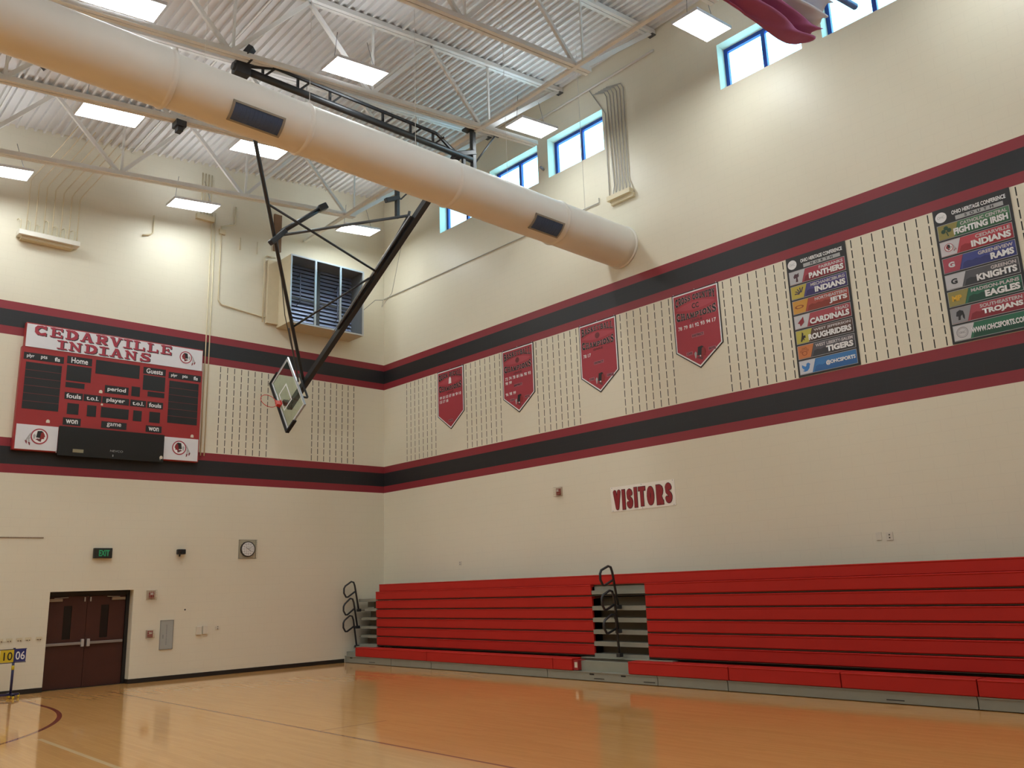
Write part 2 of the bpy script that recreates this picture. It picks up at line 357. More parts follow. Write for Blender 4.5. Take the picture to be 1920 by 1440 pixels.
# ------------------------------------------------------------ roof trusses
DJ = 1.763
def truss(Y, label):
    t = thing('roof_truss', label, 'roof truss', (0, Y, 0), 0, 'open web roof trusses')
    def P(x, d): return Vector((x, 0, zt(x, Y)-d))
    xe = -2.67 if Y < -3.5 or True else -2.67
    bm = bm_new()
    for s in (-.052, .052): add_bar(bm, P(-.02, 0)+Vector((0, s, .055)), P(XL+.05, 0)+Vector((0, s, .055)), .085, .11)
    obj('top_chord', bm, white_steel, t)
    bm = bm_new(); xb = -1.35 if Y > -3 or Y < -10 else -1.15
    xb = {-2.29: -2.60, -5.37: -1.9, -8.25: -1.05, -11.34: -2.45}.get(Y, -2.2)
    for s in (-.052, .052): add_bar(bm, P(xb, DJ)+Vector((0, s, .05)), P(XL+2.4, DJ)+Vector((0, s, .05)), .085, .1)
    obj('bottom_chord', bm, white_steel, t)
    bot = [-2.85-3.12*i for i in range(9)]; top = [b-1.5 for b in bot]
    def web(a, b, w, nm='web_bar'):
        bm = bm_new(); add_bar(bm, a, b, w, w*.8, (0, 1, 0)); obj(nm, bm, white_steel, t)
    web(P(-.12, -.03), P(-2.7, DJ-.05), .1, 'end_web')
    for b, tp in zip(bot, top):
        web(P(b, DJ-.05), P(tp, .02), .085)
        if tp-1.62 > XL+2: web(P(tp, .02), P(tp-1.62, DJ-.05), .085)
        web(P(b+.25 if b > -3 else b+.05, DJ-.05), P(b+.25 if b > -3 else b+.05, .02), .05, 'vertical_web')
    bm = bm_new(); add_box(bm, -.14, -.005, -.09, .09, zt(0, Y)-.03, zt(0, Y)+.0); obj('bearing_seat', bm, dark_grey, t)
    return t
for Y, lb in ((-2.29, 'white steel roof truss nearest the scoreboard wall, its bottom chord just above the louver hood'),
              (-5.37, 'white steel roof truss just behind the fat cream duct'),
              (-8.25, 'white steel roof truss carrying the black goal truss above the duct'),
              (-11.34, 'white steel roof truss ending beside the group of vertical conduits'),
              (-14.4, 'white steel roof truss between the conduits and the hanging flag'),
              (-17.45, 'white steel roof truss beyond the hanging flag'),
              (-20.5, 'white steel roof truss high over the middle of the court'), (-23.6, 'white steel roof truss over the near half of the court'),
              (-26.7, 'white steel roof truss over the near free throw lane'), (-29.8, 'white steel roof truss second from the near end wall'), (-32.9, 'white steel roof truss nearest the near end wall')): truss(Y, lb)
# struts tying the bottom chords together, and thin bridging below the deck
for k, (x, d, w, lb) in enumerate(((-2.9, DJ-.02, .1, 'wide white strut tying the truss ends together beside the windows'),
)):
    bm = bm_new(); add_bar(bm, (x, 0, zt(x, 0)-d), (x, -14.45, zt(x, -14.45)-d), w, w*.6)
    tag(obj('truss_strut', bm, white_steel), lb, 'roof strut')
for k, x in enumerate((-2.2, -5.2, -8.1, -11.4, -14.6)):
    bm = bm_new(); add_bar(bm, (x, 0, zt(x, 0)+.07), (x, YF, zt(x, YF)+.07), .035, .035)
    tag(obj('bridging_bar', bm, white_steel), 'thin white bridging bar running across the trusses under the ribbed deck', 'bridging bar', 'bridging bars under the deck')

# ------------------------------------------------------------ ceiling lights
lamp_emit = mat('lamp_diffuser', 'ffffff', .5, emis=((.91, .98, 1, 1), LAMP), var=0)
uplight_emit = mat('lamp_uplight', 'ffffff', .5, emis=((.86, .92, 1, 1), LAMP*.75), var=0)
def light_proto():
    t = thing('ceiling_light', '', 'ceiling light', (0, 0, 0), 0, 'flat ceiling lights')
    bm = bm_new()
    for a in ((-.61, .61, -.305, -.29), (-.61, .61, .29, .305), (-.61, -.595, -.29, .29), (.595, .61, -.29, .29)): add_box(bm, *a, 0, .05)
    add_box(bm, -.61, .61, -.305, .305, .05, .06); add_box(bm, -.5, .5, -.1, .1, .06, .11)
    obj('housing', bm, white_panel, t)
    boxo('diffuser', (-.594, .594, -.289, .289, .008, .03), lamp_emit, t)
    bm = bm_new(); add_box(bm, -.55, .55, -.27, -.15, .06, .066); add_box(bm, -.55, .55, .15, .27, .06, .066); obj('uplight_slot', bm, uplight_emit, t)
    for sx in (-.5, .5): tubeo('hanging_wire', [(sx, 0, .06), (sx*.7, 0, .75)], .006, dark_grey, t, 5)
    return t
LP = light_proto(); first = [True]
def place_light(x, y, label, dz=0):
    if first[0]: r = LP; first[0] = False
    else:
        r = LP.copy(); COL.objects.link(r)
        for ch in LP.children:
            c = ch.copy(); COL.objects.link(c); c.parent = r
    r.location = (x, y, zt(x, y)-DJ+dz); r.rotation_euler = (0, -math.atan(.112), 0); r['label'] = label
lights = [(-1.8, -8.9, 'flat white ceiling light beside the pair of high windows'), (-6.77, -8.92, 'flat white ceiling light above the long black goal truss'),
 (-11.2, -8.8, 'flat white ceiling light above the duct, cut by the top of the photo'), (-1.75, -13.8, 'flat white ceiling light beside the hanging flag'),
 (-10.17, -5.0, 'flat white ceiling light below the duct, largest above the scoreboard'), (-6.86, -4.96, 'flat white ceiling light tucked under the duct with a black tube crossing it'),
 (-1.95, -1.5, 'flat white ceiling light directly above the louver hood'), (-6.88, -1.3, 'flat white ceiling light between the conduit trough and the louver hood'),
 (-11.35, -1.42, 'flat white ceiling light above the conduit trough, cut by the photo edge')]
for x, y, lb in lights: place_light(x, y, lb)
gen = 'flat white ceiling light over the rest of the gym, outside the photo'
for x, y in [(-1.9, -4.9), (-6.8, -13.8), (-11.2, -13.8), (-16, -8.9), (-16, -13.8), (-16, -5), (-16, -1.4), (-21, -1.4), (-21, -5), (-21, -8.9), (-21, -13.8), (-26, -5), (-26, -11.5),
             (-1.8, -18.7), (-6.8, -18.7), (-11.2, -18.7), (-16, -18.7), (-21, -18.7), (-26, -18.7), (-4, -24), (-11.2, -24), (-18, -24), (-26, -24), (-4, -30), (-11.2, -30), (-18, -30), (-26, -30)]:
    if (x, y) == (-1.9, -4.9): continue
    place_light(x, y, gen)

# ------------------------------------------------------------ the duct
def duct():
    t = thing('ventilation_duct', 'fat round cream duct crossing under the roof to the right wall', 'duct', (0, -9.93, 9.741))
    ax = lambda x: Vector((x, -.01*x, -.013*x)); rad = lambda x: .496+.006*x
    cuts = [0.0, -2.25, -5.2, -8.45, -10.8, -14.5, -18.0, -22.0]
    extra = {-10.8: .06, -14.5: .1, -18.0: .1}
    for a, b in zip(cuts, cuts[1:]):
        bm = bm_new(); n = 10; grow = .0 if a > -10 else .035
        pts = [ax(a+(b-a)*i/n) for i in range(n+1)]; rs = [rad(a+(b-a)*i/n)+grow+.006*math.sin(PI*i/n) for i in range(n+1)]
        add_tube(bm, pts, rs, 40, caps=(a == 0 or b == -22.0)); obj('duct_section', bm, duct_cloth, t)
    for c in cuts[:-1]:
        r = rad(c)+(.0 if c > -10 else .03); bm = bm_new(); w = .05
        add_tube(bm, [ax(c-w), ax(c-w*.4), ax(c), ax(c+w*.4 if c else c-.001), ax(c+w if c else c-.0015)], [r, r+.022, r+.026, r+.022, r+.0], 40, caps=False)
        obj('seam_collar', bm, duct_cloth, t)
    # curved supply grilles sunk in the duct's flank
    for x0, x1 in ((-9.87, -8.96), (-3.24, -2.38)):
        g = bm_new(); bm = bm_new(); a0, a1 = math.radians(203 if x0 < -5 else 205), math.radians(248)
        def pt(x, a, r): c = ax(x); return Vector((c.x, c.y+math.cos(a)*r, c.z+math.sin(a)*r))
        def patch(bm, xa, xb, aa, ab, r, n=8):
            top = [(bm.verts.new(pt(xa, aa+(ab-aa)*i/n, r)), bm.verts.new(pt(xb, aa+(ab-aa)*i/n, r))) for i in range(n+1)]
            low = [(bm.verts.new(pt(xa, aa+(ab-aa)*i/n, r-.02)), bm.verts.new(pt(xb, aa+(ab-aa)*i/n, r-.02))) for i in range(n+1)]
            for i in range(n):
                bm.faces.new((top[i][0], top[i][1], top[i+1][1], top[i+1][0])); bm.faces.new((low[i][0], low[i+1][0], low[i+1][1], low[i][1]))
                bm.faces.new((top[i][0], top[i+1][0], low[i+1][0], low[i][0])); bm.faces.new((top[i][1], low[i][1], low[i+1][1], top[i+1][1]))
            bm.faces.new((top[0][0], low[0][0], low[0][1], top[0][1])); bm.faces.new((top[n][0], top[n][1], low[n][1], low[n][0]))
        r = rad(x0)+.025; e = .04; ea = .07
        patch(bm, x0, x1, a0, a0+ea, r+.01); patch(bm, x0, x1, a1-ea, a1, r+.01); patch(bm, x0, x0+e, a0, a1, r+.01); patch(bm, x1-e, x1, a0, a1, r+.01)
        fr = obj('air_grille', bm, mat('grille_frame', '9a958c', .5), t, label='grey framed curved air grille')
        patch(g, x0+e, x1-e, a0+ea, a1-ea, r-.002); obj('grille_mesh', g, mat('grille_mesh_grey', '445a80', .5, var=.2, scale=60), fr)
        s = bm_new()
        for k in range(1, 12): 
            x = x0+e+(x1-x0-2*e)*k/12; patch(s, x-.003, x+.003, a0+ea, a1-ea, r+.004, 6)
        obj('grille_slats', s, mat('grille_slat', '4c6288', .5), fr)
    for x in (-1.2, -3.6, -6.0, -8.3, -10.2, -12.5, -16):
        c = ax(x); top = Vector((x, 0, zt(x, -9.93)-9.741+.1))
        bm = bm_new(); add_tube(bm, [c+Vector((0, 0, rad(x)-.01)), Vector((x, c.y, top.z))], .005, 5); obj('hanging_wire', bm, white_steel, t)
duct()
# ------------------------------------------------------------ the folded basketball goal
def goal():
    o = Vector((-3.965, -1.154, 7.314)); e2 = Vector((.02, -.8373, .5467)).normalized(); e1 = Vector((.03, -.5467, -.8373)).normalized(); nn = Vector((-1, 0, 0))
    g = thing('basketball_goal', 'black steel ceiling goal swung sideways with its glass backboard tilted', 'basketball goal')
    def Q(x, s, off=0): p = o+e2*(s*.972)+e1*off; return Vector((x-.17*(1-s/8.46), p.y, p.z))
    def bar(name, a, b, w, h=None, m=black_steel, par=g, label=None):
        bm = bm_new(); add_bar(bm, a, b, w, h or w, tuple(e1)); return obj(name, bm, m, par, .004, label)
    xm = -3.42
    bar('mast', Q(xm-.07, -.55), Q(xm, 8.46), .15, .15)
    bar('mast_track', Q(xm-.15, 2.6), Q(xm-.15, 6.5), .05, .05)
    tubeo('guide_rod', [Q(xm-.21, 2.4), Q(xm-.2, 6.5)], .012, alu, g, 6)
    S = 8.46; pv = Q(0, S)
    tubeo('pivot_pipe', [(-8.95, pv.y, pv.z), (-3.0, pv.y, pv.z)], .075, black_steel, g, 12)
    # lattice stiffener above the pivot pipe
    y, z = pv.y, pv.z
    top = [(-8.75, y, z+.08), (-8.35, y, z+.33), (-4.05, y, z+.33), (-3.5, y, z+.05)]
    low = [(-8.75, y-.02, z+.06), (-8.15, y-.20, z+.17), (-4.2, y-.20, z+.17), (-3.55, y, z+.03)]
    for nm, L in (('upper_rail', top), ('lower_rail', low)):
        bm = bm_new()
        for a, b in zip(L, L[1:]): add_bar(bm, a, b, .045, .045)
        obj(nm, bm, black_steel, g)
    for x in (-8.33, -7.57, -6.83, -5.52, -4.78, -4.15):
        bm = bm_new(); add_bar(bm, (x, y, z), (x, y, z+.33), .045, .045, (0, 1, 0)); obj('lattice_post', bm, black_steel, g)
        bm = bm_new(); add_bar(bm, (x, y, z), (x+.17, y-.20, z+.17), .04, .04, (0, 1, 0)); obj('lattice_tie', bm, black_steel, g)
    # ends of the pivot pipe: clamps and drop posts
    bm = bm_new(); add_box(bm, -8.92, -8.62, y-.11, y+.11, z-.14, z+.12); add_box(bm, -8.84, -8.66, y-.28, y+.22, z+.10, z+.2); add_bar(bm, (-8.8, y-.2, z+.15), (-8.7, y-.3, z+.34), .16, .12)
    obj('beam_clamp', bm, black_steel, g, .01)
    bm = bm_new(); add_bar(bm, (-2.95, y, z-.35), (-2.95, y, 12.66), .11, .11, (0, 1, 0)); obj('drop_post', bm, black_steel, g, .01)
    bm = bm_new(); add_box(bm, -3.1, -2.8, y-.28, y+.22, 12.62, 12.67); obj('clamp_plate', bm, black_steel, g)
    bm = bm_new(); add_bar(bm, (-3.45, y, z), (-2.9, y, z+.22), .13, .13); obj('pipe_knuckle', bm, black_steel, g, .02)
    bm = bm_new(); add_bar(bm, (-3.25, y, z-.3), (-3.25, y, z), .07, .07, (0, 1, 0)); obj('knuckle_leg', bm, black_steel, g)
    tubeo('diagonal_stay', [(-2.9, y, z-.05), (-2.16, y-.02, 12.82)], .022, dark_grey, g, 8)
    bm = bm_new(); add_box(bm, -2.3, -2.02, y-.16, y+.12, 12.78, 12.81); obj('clamp_plate', bm, black_steel, g)
    # long side brace and cross braces, all lying in the tilted plane of the mast
    a = Q(-8.78, S); b = Q(-3.62, .62)
    tubeo('side_brace', [a, b], .045, black_steel, g)
    def onb(t): return a+(b-a)*t
    tA = (5.7-S)/(.62-S); tB = (2.36-S)/(.62-S)
    tubeo('cross_brace', [onb(tA)+Vector((0, 0, 0)), Q(xm-.08, 4.66)], .028, black_steel, g, 8)
    tubeo('cross_brace', [onb(tB), Q(xm-.08, 4.62)], .028, black_steel, g, 8)
    j = onb((4.97-S)/(.62-S))+Vector((.08, 0, .02))
    tubeo('fold_arm', [j+Vector((.1, 0, .08)), (-5.41, -5.37, 10.87)], .058, black_steel, g, 10)
    bm = bm_new(); add_bar(bm, (-5.52, -5.37, 10.80), (-5.33, -5.4, 10.93), .17, .15); obj('arm_end_cap', bm, black_steel, g, .02)
    bm = bm_new(); add_bar(bm, j+Vector((-.16, 0, -.26)), j+Vector((.2, 0, .13)), .17, .13); obj('arm_knuckle', bm, black_steel, g, .03)
    hb = Vector((-3.62, -6.35, 10.82))
    tubeo('fold_link', [j+Vector((.05, 0, -.02)), hb], .036, dark_grey, g, 8)
    tubeo('link_hinge', [hb+Vector((0, -.05, .1)), hb+Vector((0, .05, -.12))], .035, dark_grey, g, 8)
    tubeo('fold_strut', [hb, Q(xm-.1, 4.55)], .034, dark_grey, g, 8)
    # rear header on the next truss: right drop post and left clamp
    bm = bm_new(); add_bar(bm, (-3.26, -5.37, 11.2), (-3.26, -5.37, 12.38), .1, .1, (0, 1, 0)); obj('drop_post', bm, black_steel, g, .01)
    bm = bm_new(); add_bar(bm, (-3.62, -5.37, 11.58), (-3.2, -5.37, 11.78), .12, .12); obj('pipe_knuckle', bm, black_steel, g, .02)
    bm = bm_new(); add_box(bm, -9.0, -8.78, -5.5, -5.24, 11.70, 11.84); add_box(bm, -8.95, -8.83, -5.46, -5.28, 11.6, 11.71); obj('beam_clamp', bm, black_steel, g, .01)
    tubeo('diagonal_stay', [(-3.15, -5.37, 11.75), (-2.6, -5.42, 12.38)], .02, dark_grey, g, 8)
    # hoist cables down to the backboard
    tubeo('hoist_cable', [j, Q(-5.14, 2.7), Q(-3.76, .62)], .012, dark_grey, g, 5)
    tubeo('hoist_cable', [Q(-4.84, 2.3), Q(-3.7, .5)], .02, dark_grey, g, 5)
    # backboard: local frame e1 (long side), e2 (up), nn (front)
    B = bpy.data.objects.new('backboard', None); COL.objects.link(B); B.parent = g
    Mx = Matrix((e1, nn*-1, e2)).transposed()      # local X long side, local Z up, local -Y front
    Mx = Mx.to_4x4(); Mx.translation = o; B.matrix_local = Mx
    sgn = -1 if Mx.determinant() < 0 else 1
    W2, H2 = .90, .527
    bm = bm_new(); t = .035
    for q in ((-W2, W2, -.0, .045, -H2, -H2+t), (-W2, W2, 0, .045, H2-t, H2), (-W2, -W2+t, 0, .045, -H2+t, H2-t), (W2-t, W2, 0, .045, -H2+t, H2-t)): add_box(bm, *q)
    obj('backboard_frame', bm, alu, B)
    boxo('glass', (-W2+t, W2-t, .012, .022, -H2+t, H2-t), glass_mat('backboard_glass', (.86, .93, .88, 1), .07), B)
    bm = bm_new(); c = letter_white
    for x0, x1, z0, z1 in ((-W2+t, W2-t, -H2+t, -H2+t+.03), (-W2+t, W2-t, H2-t-.03, H2-t), (-W2+t, -W2+t+.03, -H2+t, H2-t), (W2-t-.03, W2-t, -H2+t, H2-t),
                           (-.305, .305, -.38, -.345), (-.305, .305, .055, .09), (-.305, -.27, -.345, .055), (.27, .305, -.345, .055)): add_box(bm, x0, x1, .006, .011, z0, z1)
    obj('white_marking', bm, letter_white, B)
    bm = bm_new(); add_box(bm, -W2-.035, W2+.035, -.03, .07, -H2-.06, -H2+.012)
    for s_ in (-1, 1): add_box(bm, min(s_*(W2+.035), s_*(W2-.012)), max(s_*(W2+.035), s_*(W2-.012)), -.03, .07, -H2+.012, -H2+.42)
    obj('edge_padding', bm, mat('black_foam', '161617', .7), B)
    # steel support behind the glass
    bm = bm_new(); add_box(bm, -.07, .07, .05, .22, -.42, -.30); obj('goal_bracket', bm, mat('bracket_brown', '3c2c20', .6), B, .01)
    bm = bm_new(); add_tube(bm, [(-.3, .2, .5), (.58, .2, .5), (.6, .18, .5), (.6, .045, .5)], .028, 8); obj('support_tube', bm, black_steel, B)
    # rim
    orange = mat('rim_orange_red', 'c8362a', .4)
    rz = -H2+.15
    rim = obj('rim', (lambda bm: (add_tube(bm, [(math.cos(2*PI*k/32)*.2286, -.38+math.sin(2*PI*k/32)*.2286, rz) for k in range(32)], .0095, 8, closed=True), bm)[1])(bm_new()), orange, B)
    bm = bm_new(); add_box(bm, -.075, .075, -.012, 0, rz-.14, rz+.04); v = add_box(bm, -.075, .075, -.17, -.012, rz-.02, rz+.0)
    for s in (-1, 1): add_bar(bm, (s*.07, -.01, rz-.12), (s*.06, -.17, rz-.01), .012, .03)
    add_box(bm, -.07, .07, -.13, -.012, rz-.1, rz-.02)
    obj('rim_bracket', bm, orange, rim)
    nb_ = bm_new()
    return g
goal()

# ============================================================ THE BLEACHER
def bleacher():
    t = thing('bleacher', 'folded red and grey telescopic bleacher along the wall under the visitors sign', 'bleacher', (0, 0, 0))
    Y0, YE, A0, A1 = -1.12, -24.0, -9.3, -10.76         # seat rows from Y0, aisle A0..A1, end YE
    X = -1.0
    deckm = grey_step
    # undercarriage / risers behind everything
    bm = bm_new()
    for k in range(8):
        z = .2+k*.245; add_box(bm, -.9, -.05, YE, -.08 if k < 6 else -1.0, z-.015, z)
    add_box(bm, -.30, -.03, YE, -.85, .2, 1.90)
    obj('undercarriage', bm, dark_under, t)
    def seat(y0, y1, z0, z1, xf, depth=.3):
        bm = bm_new(); n = 1
        # moulded seat face: slight lip at top, recess below
        pr = [(xf+.02, z0), (xf, z0+.015), (xf, z1-.03), (xf-.012, z1-.012), (xf+.005, z1), (xf+depth, z1), (xf+depth, z1-.03), (xf+.05, z1-.05), (xf+.05, z0)]
        A = [bm.verts.new((x, y0, z)) for x, z in pr]; B = [bm.verts.new((x, y1, z)) for x, z in pr]; m = len(pr)
        bm.faces.new(A); bm.faces.new(B[::-1])
        for i in range(m): bm.faces.new((A[i], B[i], B[(i+1) % m], A[(i+1) % m]))
        return bm
    # rows 2..7, two sections each; row 8 runs across
    for k in range(6):
        z1 = .700+k*.2462+.002; z0 = z1-.218
        obj('seat_row', seat(Y0+.012*k, A0+.02*(k == 5), z0, z1, X), red_vinyl, t)
        obj('seat_row', seat(A1, YE, z0, z1, X), red_vinyl, t)
        # grey nosing under each seat row
        boxo('row_nosing', (X+.03, X+.25, YE, Y0, z0-.02, z0-.002), dark_under, t)
    obj('seat_row', seat(-1.16, YE, 1.928, 2.135, X+.05, .35), red_vinyl, t)
    boxo('back_panel', (-.60, -.56, YE, -1.16, 1.95, 2.11), red_vinyl, t)
    # first row, pulled slightly forward, in segments
    segs = [(-.62, -3.9), (-3.92, -8.4), (-8.42, -8.98)]
    for a, b in segs: obj('front_seat', seat(a, b, .19, .43, -1.38, .36), red_vinyl, t)
    for a, b in [(-10.52, -12.83), (-12.85, -14.95), (-14.97, -17.03), (-17.05, -19.6), (-19.62, YE)]: obj('front_seat', seat(a, b, .19, .43, -1.38, .36), red_vinyl, t)
    bm = bm_new(); add_box(bm, -1.1, -1.0, YE, -.62, .3, .42); obj('front_seat_frame', bm, dark_under, t)
    # floor-level kick panels
    for a, b in [(-.03, -2.3), (-2.31, -4.05), (-4.06, -8.2), (-8.21, -11.2), (-11.21, -12.78), (-12.79, -17.0), (-17.01, -20.5), (-20.51, YE)]:
        bm = bm_new(); add_box(bm, -1.345, -1.31, b+.004, a-.004, .012, .165); add_box(bm, -1.36, -1.0, b+.002, a-.002, .165, .185)
        obj('kick_panel', bm, grey_step, t)
    for y in (-1.4, -9.7, -11.0, -15.8): 
        bm = bm_new(); add_box(bm, -1.349, -1.344, y-.14, y+.14, .05, .065); obj('hand_slot', bm, black_plastic, t)
    for y in (-.35, -9.5, -10.35):
        bm = bm_new(); add_box(bm, -1.349, -1.344, y-.06, y+.06, .125, .155); obj('latch_hole', bm, black_plastic, t)
    # near-wall aisle and centre aisle: grey treads
    for k in range(5):
        z = .5+k*.2425
        w0 = (-.17-.03*abs(k-1), -.30, -.30, -.34, -.5)[k]
        bm = bm_new(); add_box(bm, -1.0, -.68, Y0, w0, z-.07, z); obj('aisle_step', bm, grey_step, t)
        bm = bm_new(); add_box(bm, -1.0, -.68, A1+.0, A0, z-.07, z+.02); obj('aisle_step', bm, grey_step, t)
        bm = bm_new(); add_box(bm, -.72, -.69, A1, A0, z+.02, z+.175); obj('aisle_riser', bm, mat('aisle_riser_tan', '6e6452', .7), t)
        bm = bm_new(); add_box(bm, -.72, -.69, Y0, w0-.05, z, z+.17); obj('aisle_riser', bm, mat('aisle_riser_tan', '6e6452', .7), t)
    bm = bm_new(); add_box(bm, -1.0, -.6, A1, A0, 1.73, 1.81); add_box(bm, -.9, -.86, A1, A0, 1.81, 1.95); obj('aisle_step', bm, grey_step, t)
    bm = bm_new(); add_box(bm, -.98, -.6, Y0, -.15, 1.66, 1.74); add_box(bm, -.7, -.66, Y0, -.2, 1.5, 1.73); obj('aisle_step', bm, grey_step, t)
    # landing and loose step in the aisle
    bm = bm_new(); add_box(bm, -1.3, -.85, YE, -.05, .43, .45) if False else add_box(bm, -1.12, -.75, -1.1, -.12, .36, .44); obj('landing', bm, grey_step, t)
    bm = bm_new(); add_box(bm, -1.3, -.9, -.62, -.04, .185, .30); obj('low_step', bm, grey_step, t)
    bm = bm_new(); add_box(bm, -1.24, -.82, -10.5, -9.12, .185, .385); add_box(bm, -1.1, -.7, -11.4, -9.0, .43, .445); obj('loose_step', bm, mat('pale_grey_step', '8f8f80', .5), t)
    bm = bm_new(); add_box(bm, -1.34, -1.1, -9.12, -8.98, .2, .4); obj('end_bracket', bm, sb_red, t)
    boxo('row_number_tag', (-1.345, -1.338, -9.1, -9.02, .25, .36), plate_white, t)
    # looped handrails
    def rail(y, posts):
        for (bx, bz, tx, tz, lx, lz0, lz1, zz) in posts:
            r = bpy.data.objects.new('handrail', None); COL.objects.link(r); r.parent = t
            pts = [(bx, y, bz), (tx+.02, y, tz-.12), (tx-.02, y, tz-.02), (tx-.1, y, tz), (lx+.04, y, lz1+.04), (lx, y, lz1-.03), (lx, y, lz0+.06), (lx+.07, y, lz0-.05), (lx+.13, y, lz0-.05), (zz, y, tz-.29)]
            tubeo('loop_tube', pts, .026, black_steel, r, 8)
            bm = bm_new(); add_box(bm, bx-.05, bx+.06, y-.05, y+.05, bz-.03, bz+.05); obj('rail_foot', bm, black_steel, r, .01)
    rail(-.2, [(-1.01, 1.42, -1.17, 2.24, -1.51, 1.86, 2.08, -1.15), (-1.05, .95, -1.2, 1.77, -1.52, 1.37, 1.58, -1.16), (-1.07, .42, -1.21, 1.29, -1.52, .91, 1.13, -1.15)])
    rail(-10.1, [(-1.08, 1.46, -1.23, 2.30, -1.59, 1.97, 2.18, -1.22), (-1.12, .98, -1.23, 1.81, -1.58, 1.48, 1.68, -1.21), (-1.13, .51, -1.2, 1.33, -1.56, 1.02, 1.19, -1.2)])
bleacher()

# ============================================================ DOORS
def doors():
    blk = mat('black_door_frame', '191413', .45)
    bm = bm_new(); add_box(bm, DX0, DX0+.02, .26, .36, 0, DZ); add_box(bm, DX1-.075, DX1, .24, .36, 0, DZ); add_box(bm, DX0, DX1, .26, .36, 2.08, DZ); add_box(bm, DX0, DX1, .2, .4, -.19, .012)
    struct(obj('trim_1', bm, blk))
    struct(boxo('trim_2', (DX0, DX1, .4, .44, 0, DZ), blk))
    xm = -8.275
    for i, (a, b, hinge) in enumerate(((DX0+.02, xm-.004, 'l'), (xm+.004, DX1-.08, 'r'))):
        d = bpy.data.objects.new('door_%d' % (i+1), None); COL.objects.link(d); d.location = ((a+b)/2, .3, 0); struct(d); w = (b-a)/2
        wx = .03 if hinge == 'l' else -.03
        bm = bm_new(); g0, g1 = wx-.09, wx+.09
        for q in ((-w, g0, .012, 2.075), (g1, w, .012, 2.075), (g0, g1, .012, 1.10), (g0, g1, 1.86, 2.075)): add_box(bm, q[0], q[1], 0, .045, q[2], q[3])
        obj('door_leaf', bm, wood_dark, d)
        boxo('vision_glass', (g0, g1, .015, .03, 1.10, 1.86), mat('dark_door_glass', '100c0c', .3), d)
        s = 1 if hinge == 'l' else -1; e = s*(w-.06)       # latch side
        pb = boxo('push_bar', (-w+.03, w-.03, -.075, -.03, .97, 1.03), mat('satin_bar', '96908c', .35, metal=.5), d, .008)
        bm = bm_new(); add_box(bm, e-.035, e+.035, -.085, 0, .92, 1.09); obj('latch_case', bm, alu, pb, .01)
        bm = bm_new(); add_box(bm, e-.013, e+.013, -.03, 0, 1.95, 2.05); obj('top_latch', bm, alu, d)
        bm = bm_new(); add_box(bm, -s*(w-.33) if s > 0 else w-.33, -s*(w-.02) if s > 0 else w-.02, -.06, 0, 1.965, 2.03) if s < 0 else add_box(bm, -w+.02, -w+.33, -.06, 0, 1.965, 2.03)
        cl = obj('door_closer', bm, mat('satin_closer', '9c8e7c', .4, metal=.3), d, .005)
        tubeo('closer_arm', [(-s*(w-.15), -.05, 2.04), (-s*(w-.45), -.06, 2.055)], .008, alu, cl, 6)
doors()

# ============================================================ THE SCOREBOARD
def head_logo(parent, x, z, r, face, y=-.006, ring=True, name='emblem'):
    """round emblem: profile head in a ring with two feathers; face = +1 looks right, -1 looks left"""
    E = bpy.data.objects.new(name, None); COL.objects.link(E); E.parent = parent; E.location = (x, 0, z)
    f = face; P = lambda pts: [(px*f*r, pz*r) for px, pz in pts]
    if ring:
        disc('emblem_field', 0, 0, r*.86, letter_white, E, y+.001)
        disc('emblem_ring', 0, 0, r, letter_red, E, y, r_in=r*.85)
    flat('face', P([(.12, .66), (.42, .58), (.58, .3), (.66, .0), (.55, -.1), (.55, -.3), (.28, -.33), (.22, -.62), (-.1, -.62), (-.05, .1)]), mat('emblem_face', '8a2222', .5), E, y-.001)
    flat('hair', P([(-.25, .66), (.2, .72), (.4, .6), (.18, .45), (.12, 0), (.1, -.2), (-.05, -.2), (-.38, -.15), (-.3, .3)]), letter_black, E, y-.002)
    flat('collar', P([(-.45, -.4), (-.1, -.25), (.2, -.4), (.22, -.7), (.0, -.62), (-.2, -.5)]), mat('emblem_collar', '6a3238', .5), E, y-.0015)
    disc('earring', -.03*f*r, -.26*r, .08*r, letter_white, E, y-.003, 10)
    flat('head_feather', P([(-.72, .1), (-.55, .3), (-.42, .1), (-.5, -.3), (-.62, -.45)]), letter_grey, E, y-.001)
    if ring:
        for k, (a, b) in enumerate((((-.85, .55), (-1.5, -.95)), ((-1.0, -.1), (-1.13, -1.15)))):
            flat('ring_feather', P([(a[0], a[1]), (a[0]-.25, a[1]-.25), (b[0]-.08, b[1]+.3), (b[0]+.1, b[1]+.3), (a[0]-.1, a[1]-.35)]), letter_grey, E, y-.001)
            flat('feather_tip', P([(b[0]-.12, b[1]+.35), (b[0]+.14, b[1]+.3), (b[0]+.14, b[1]-.1), (b[0]+.02, b[1])]), mat('feather_tip_red', '7c2733', .5), E, y-.002)
    return E
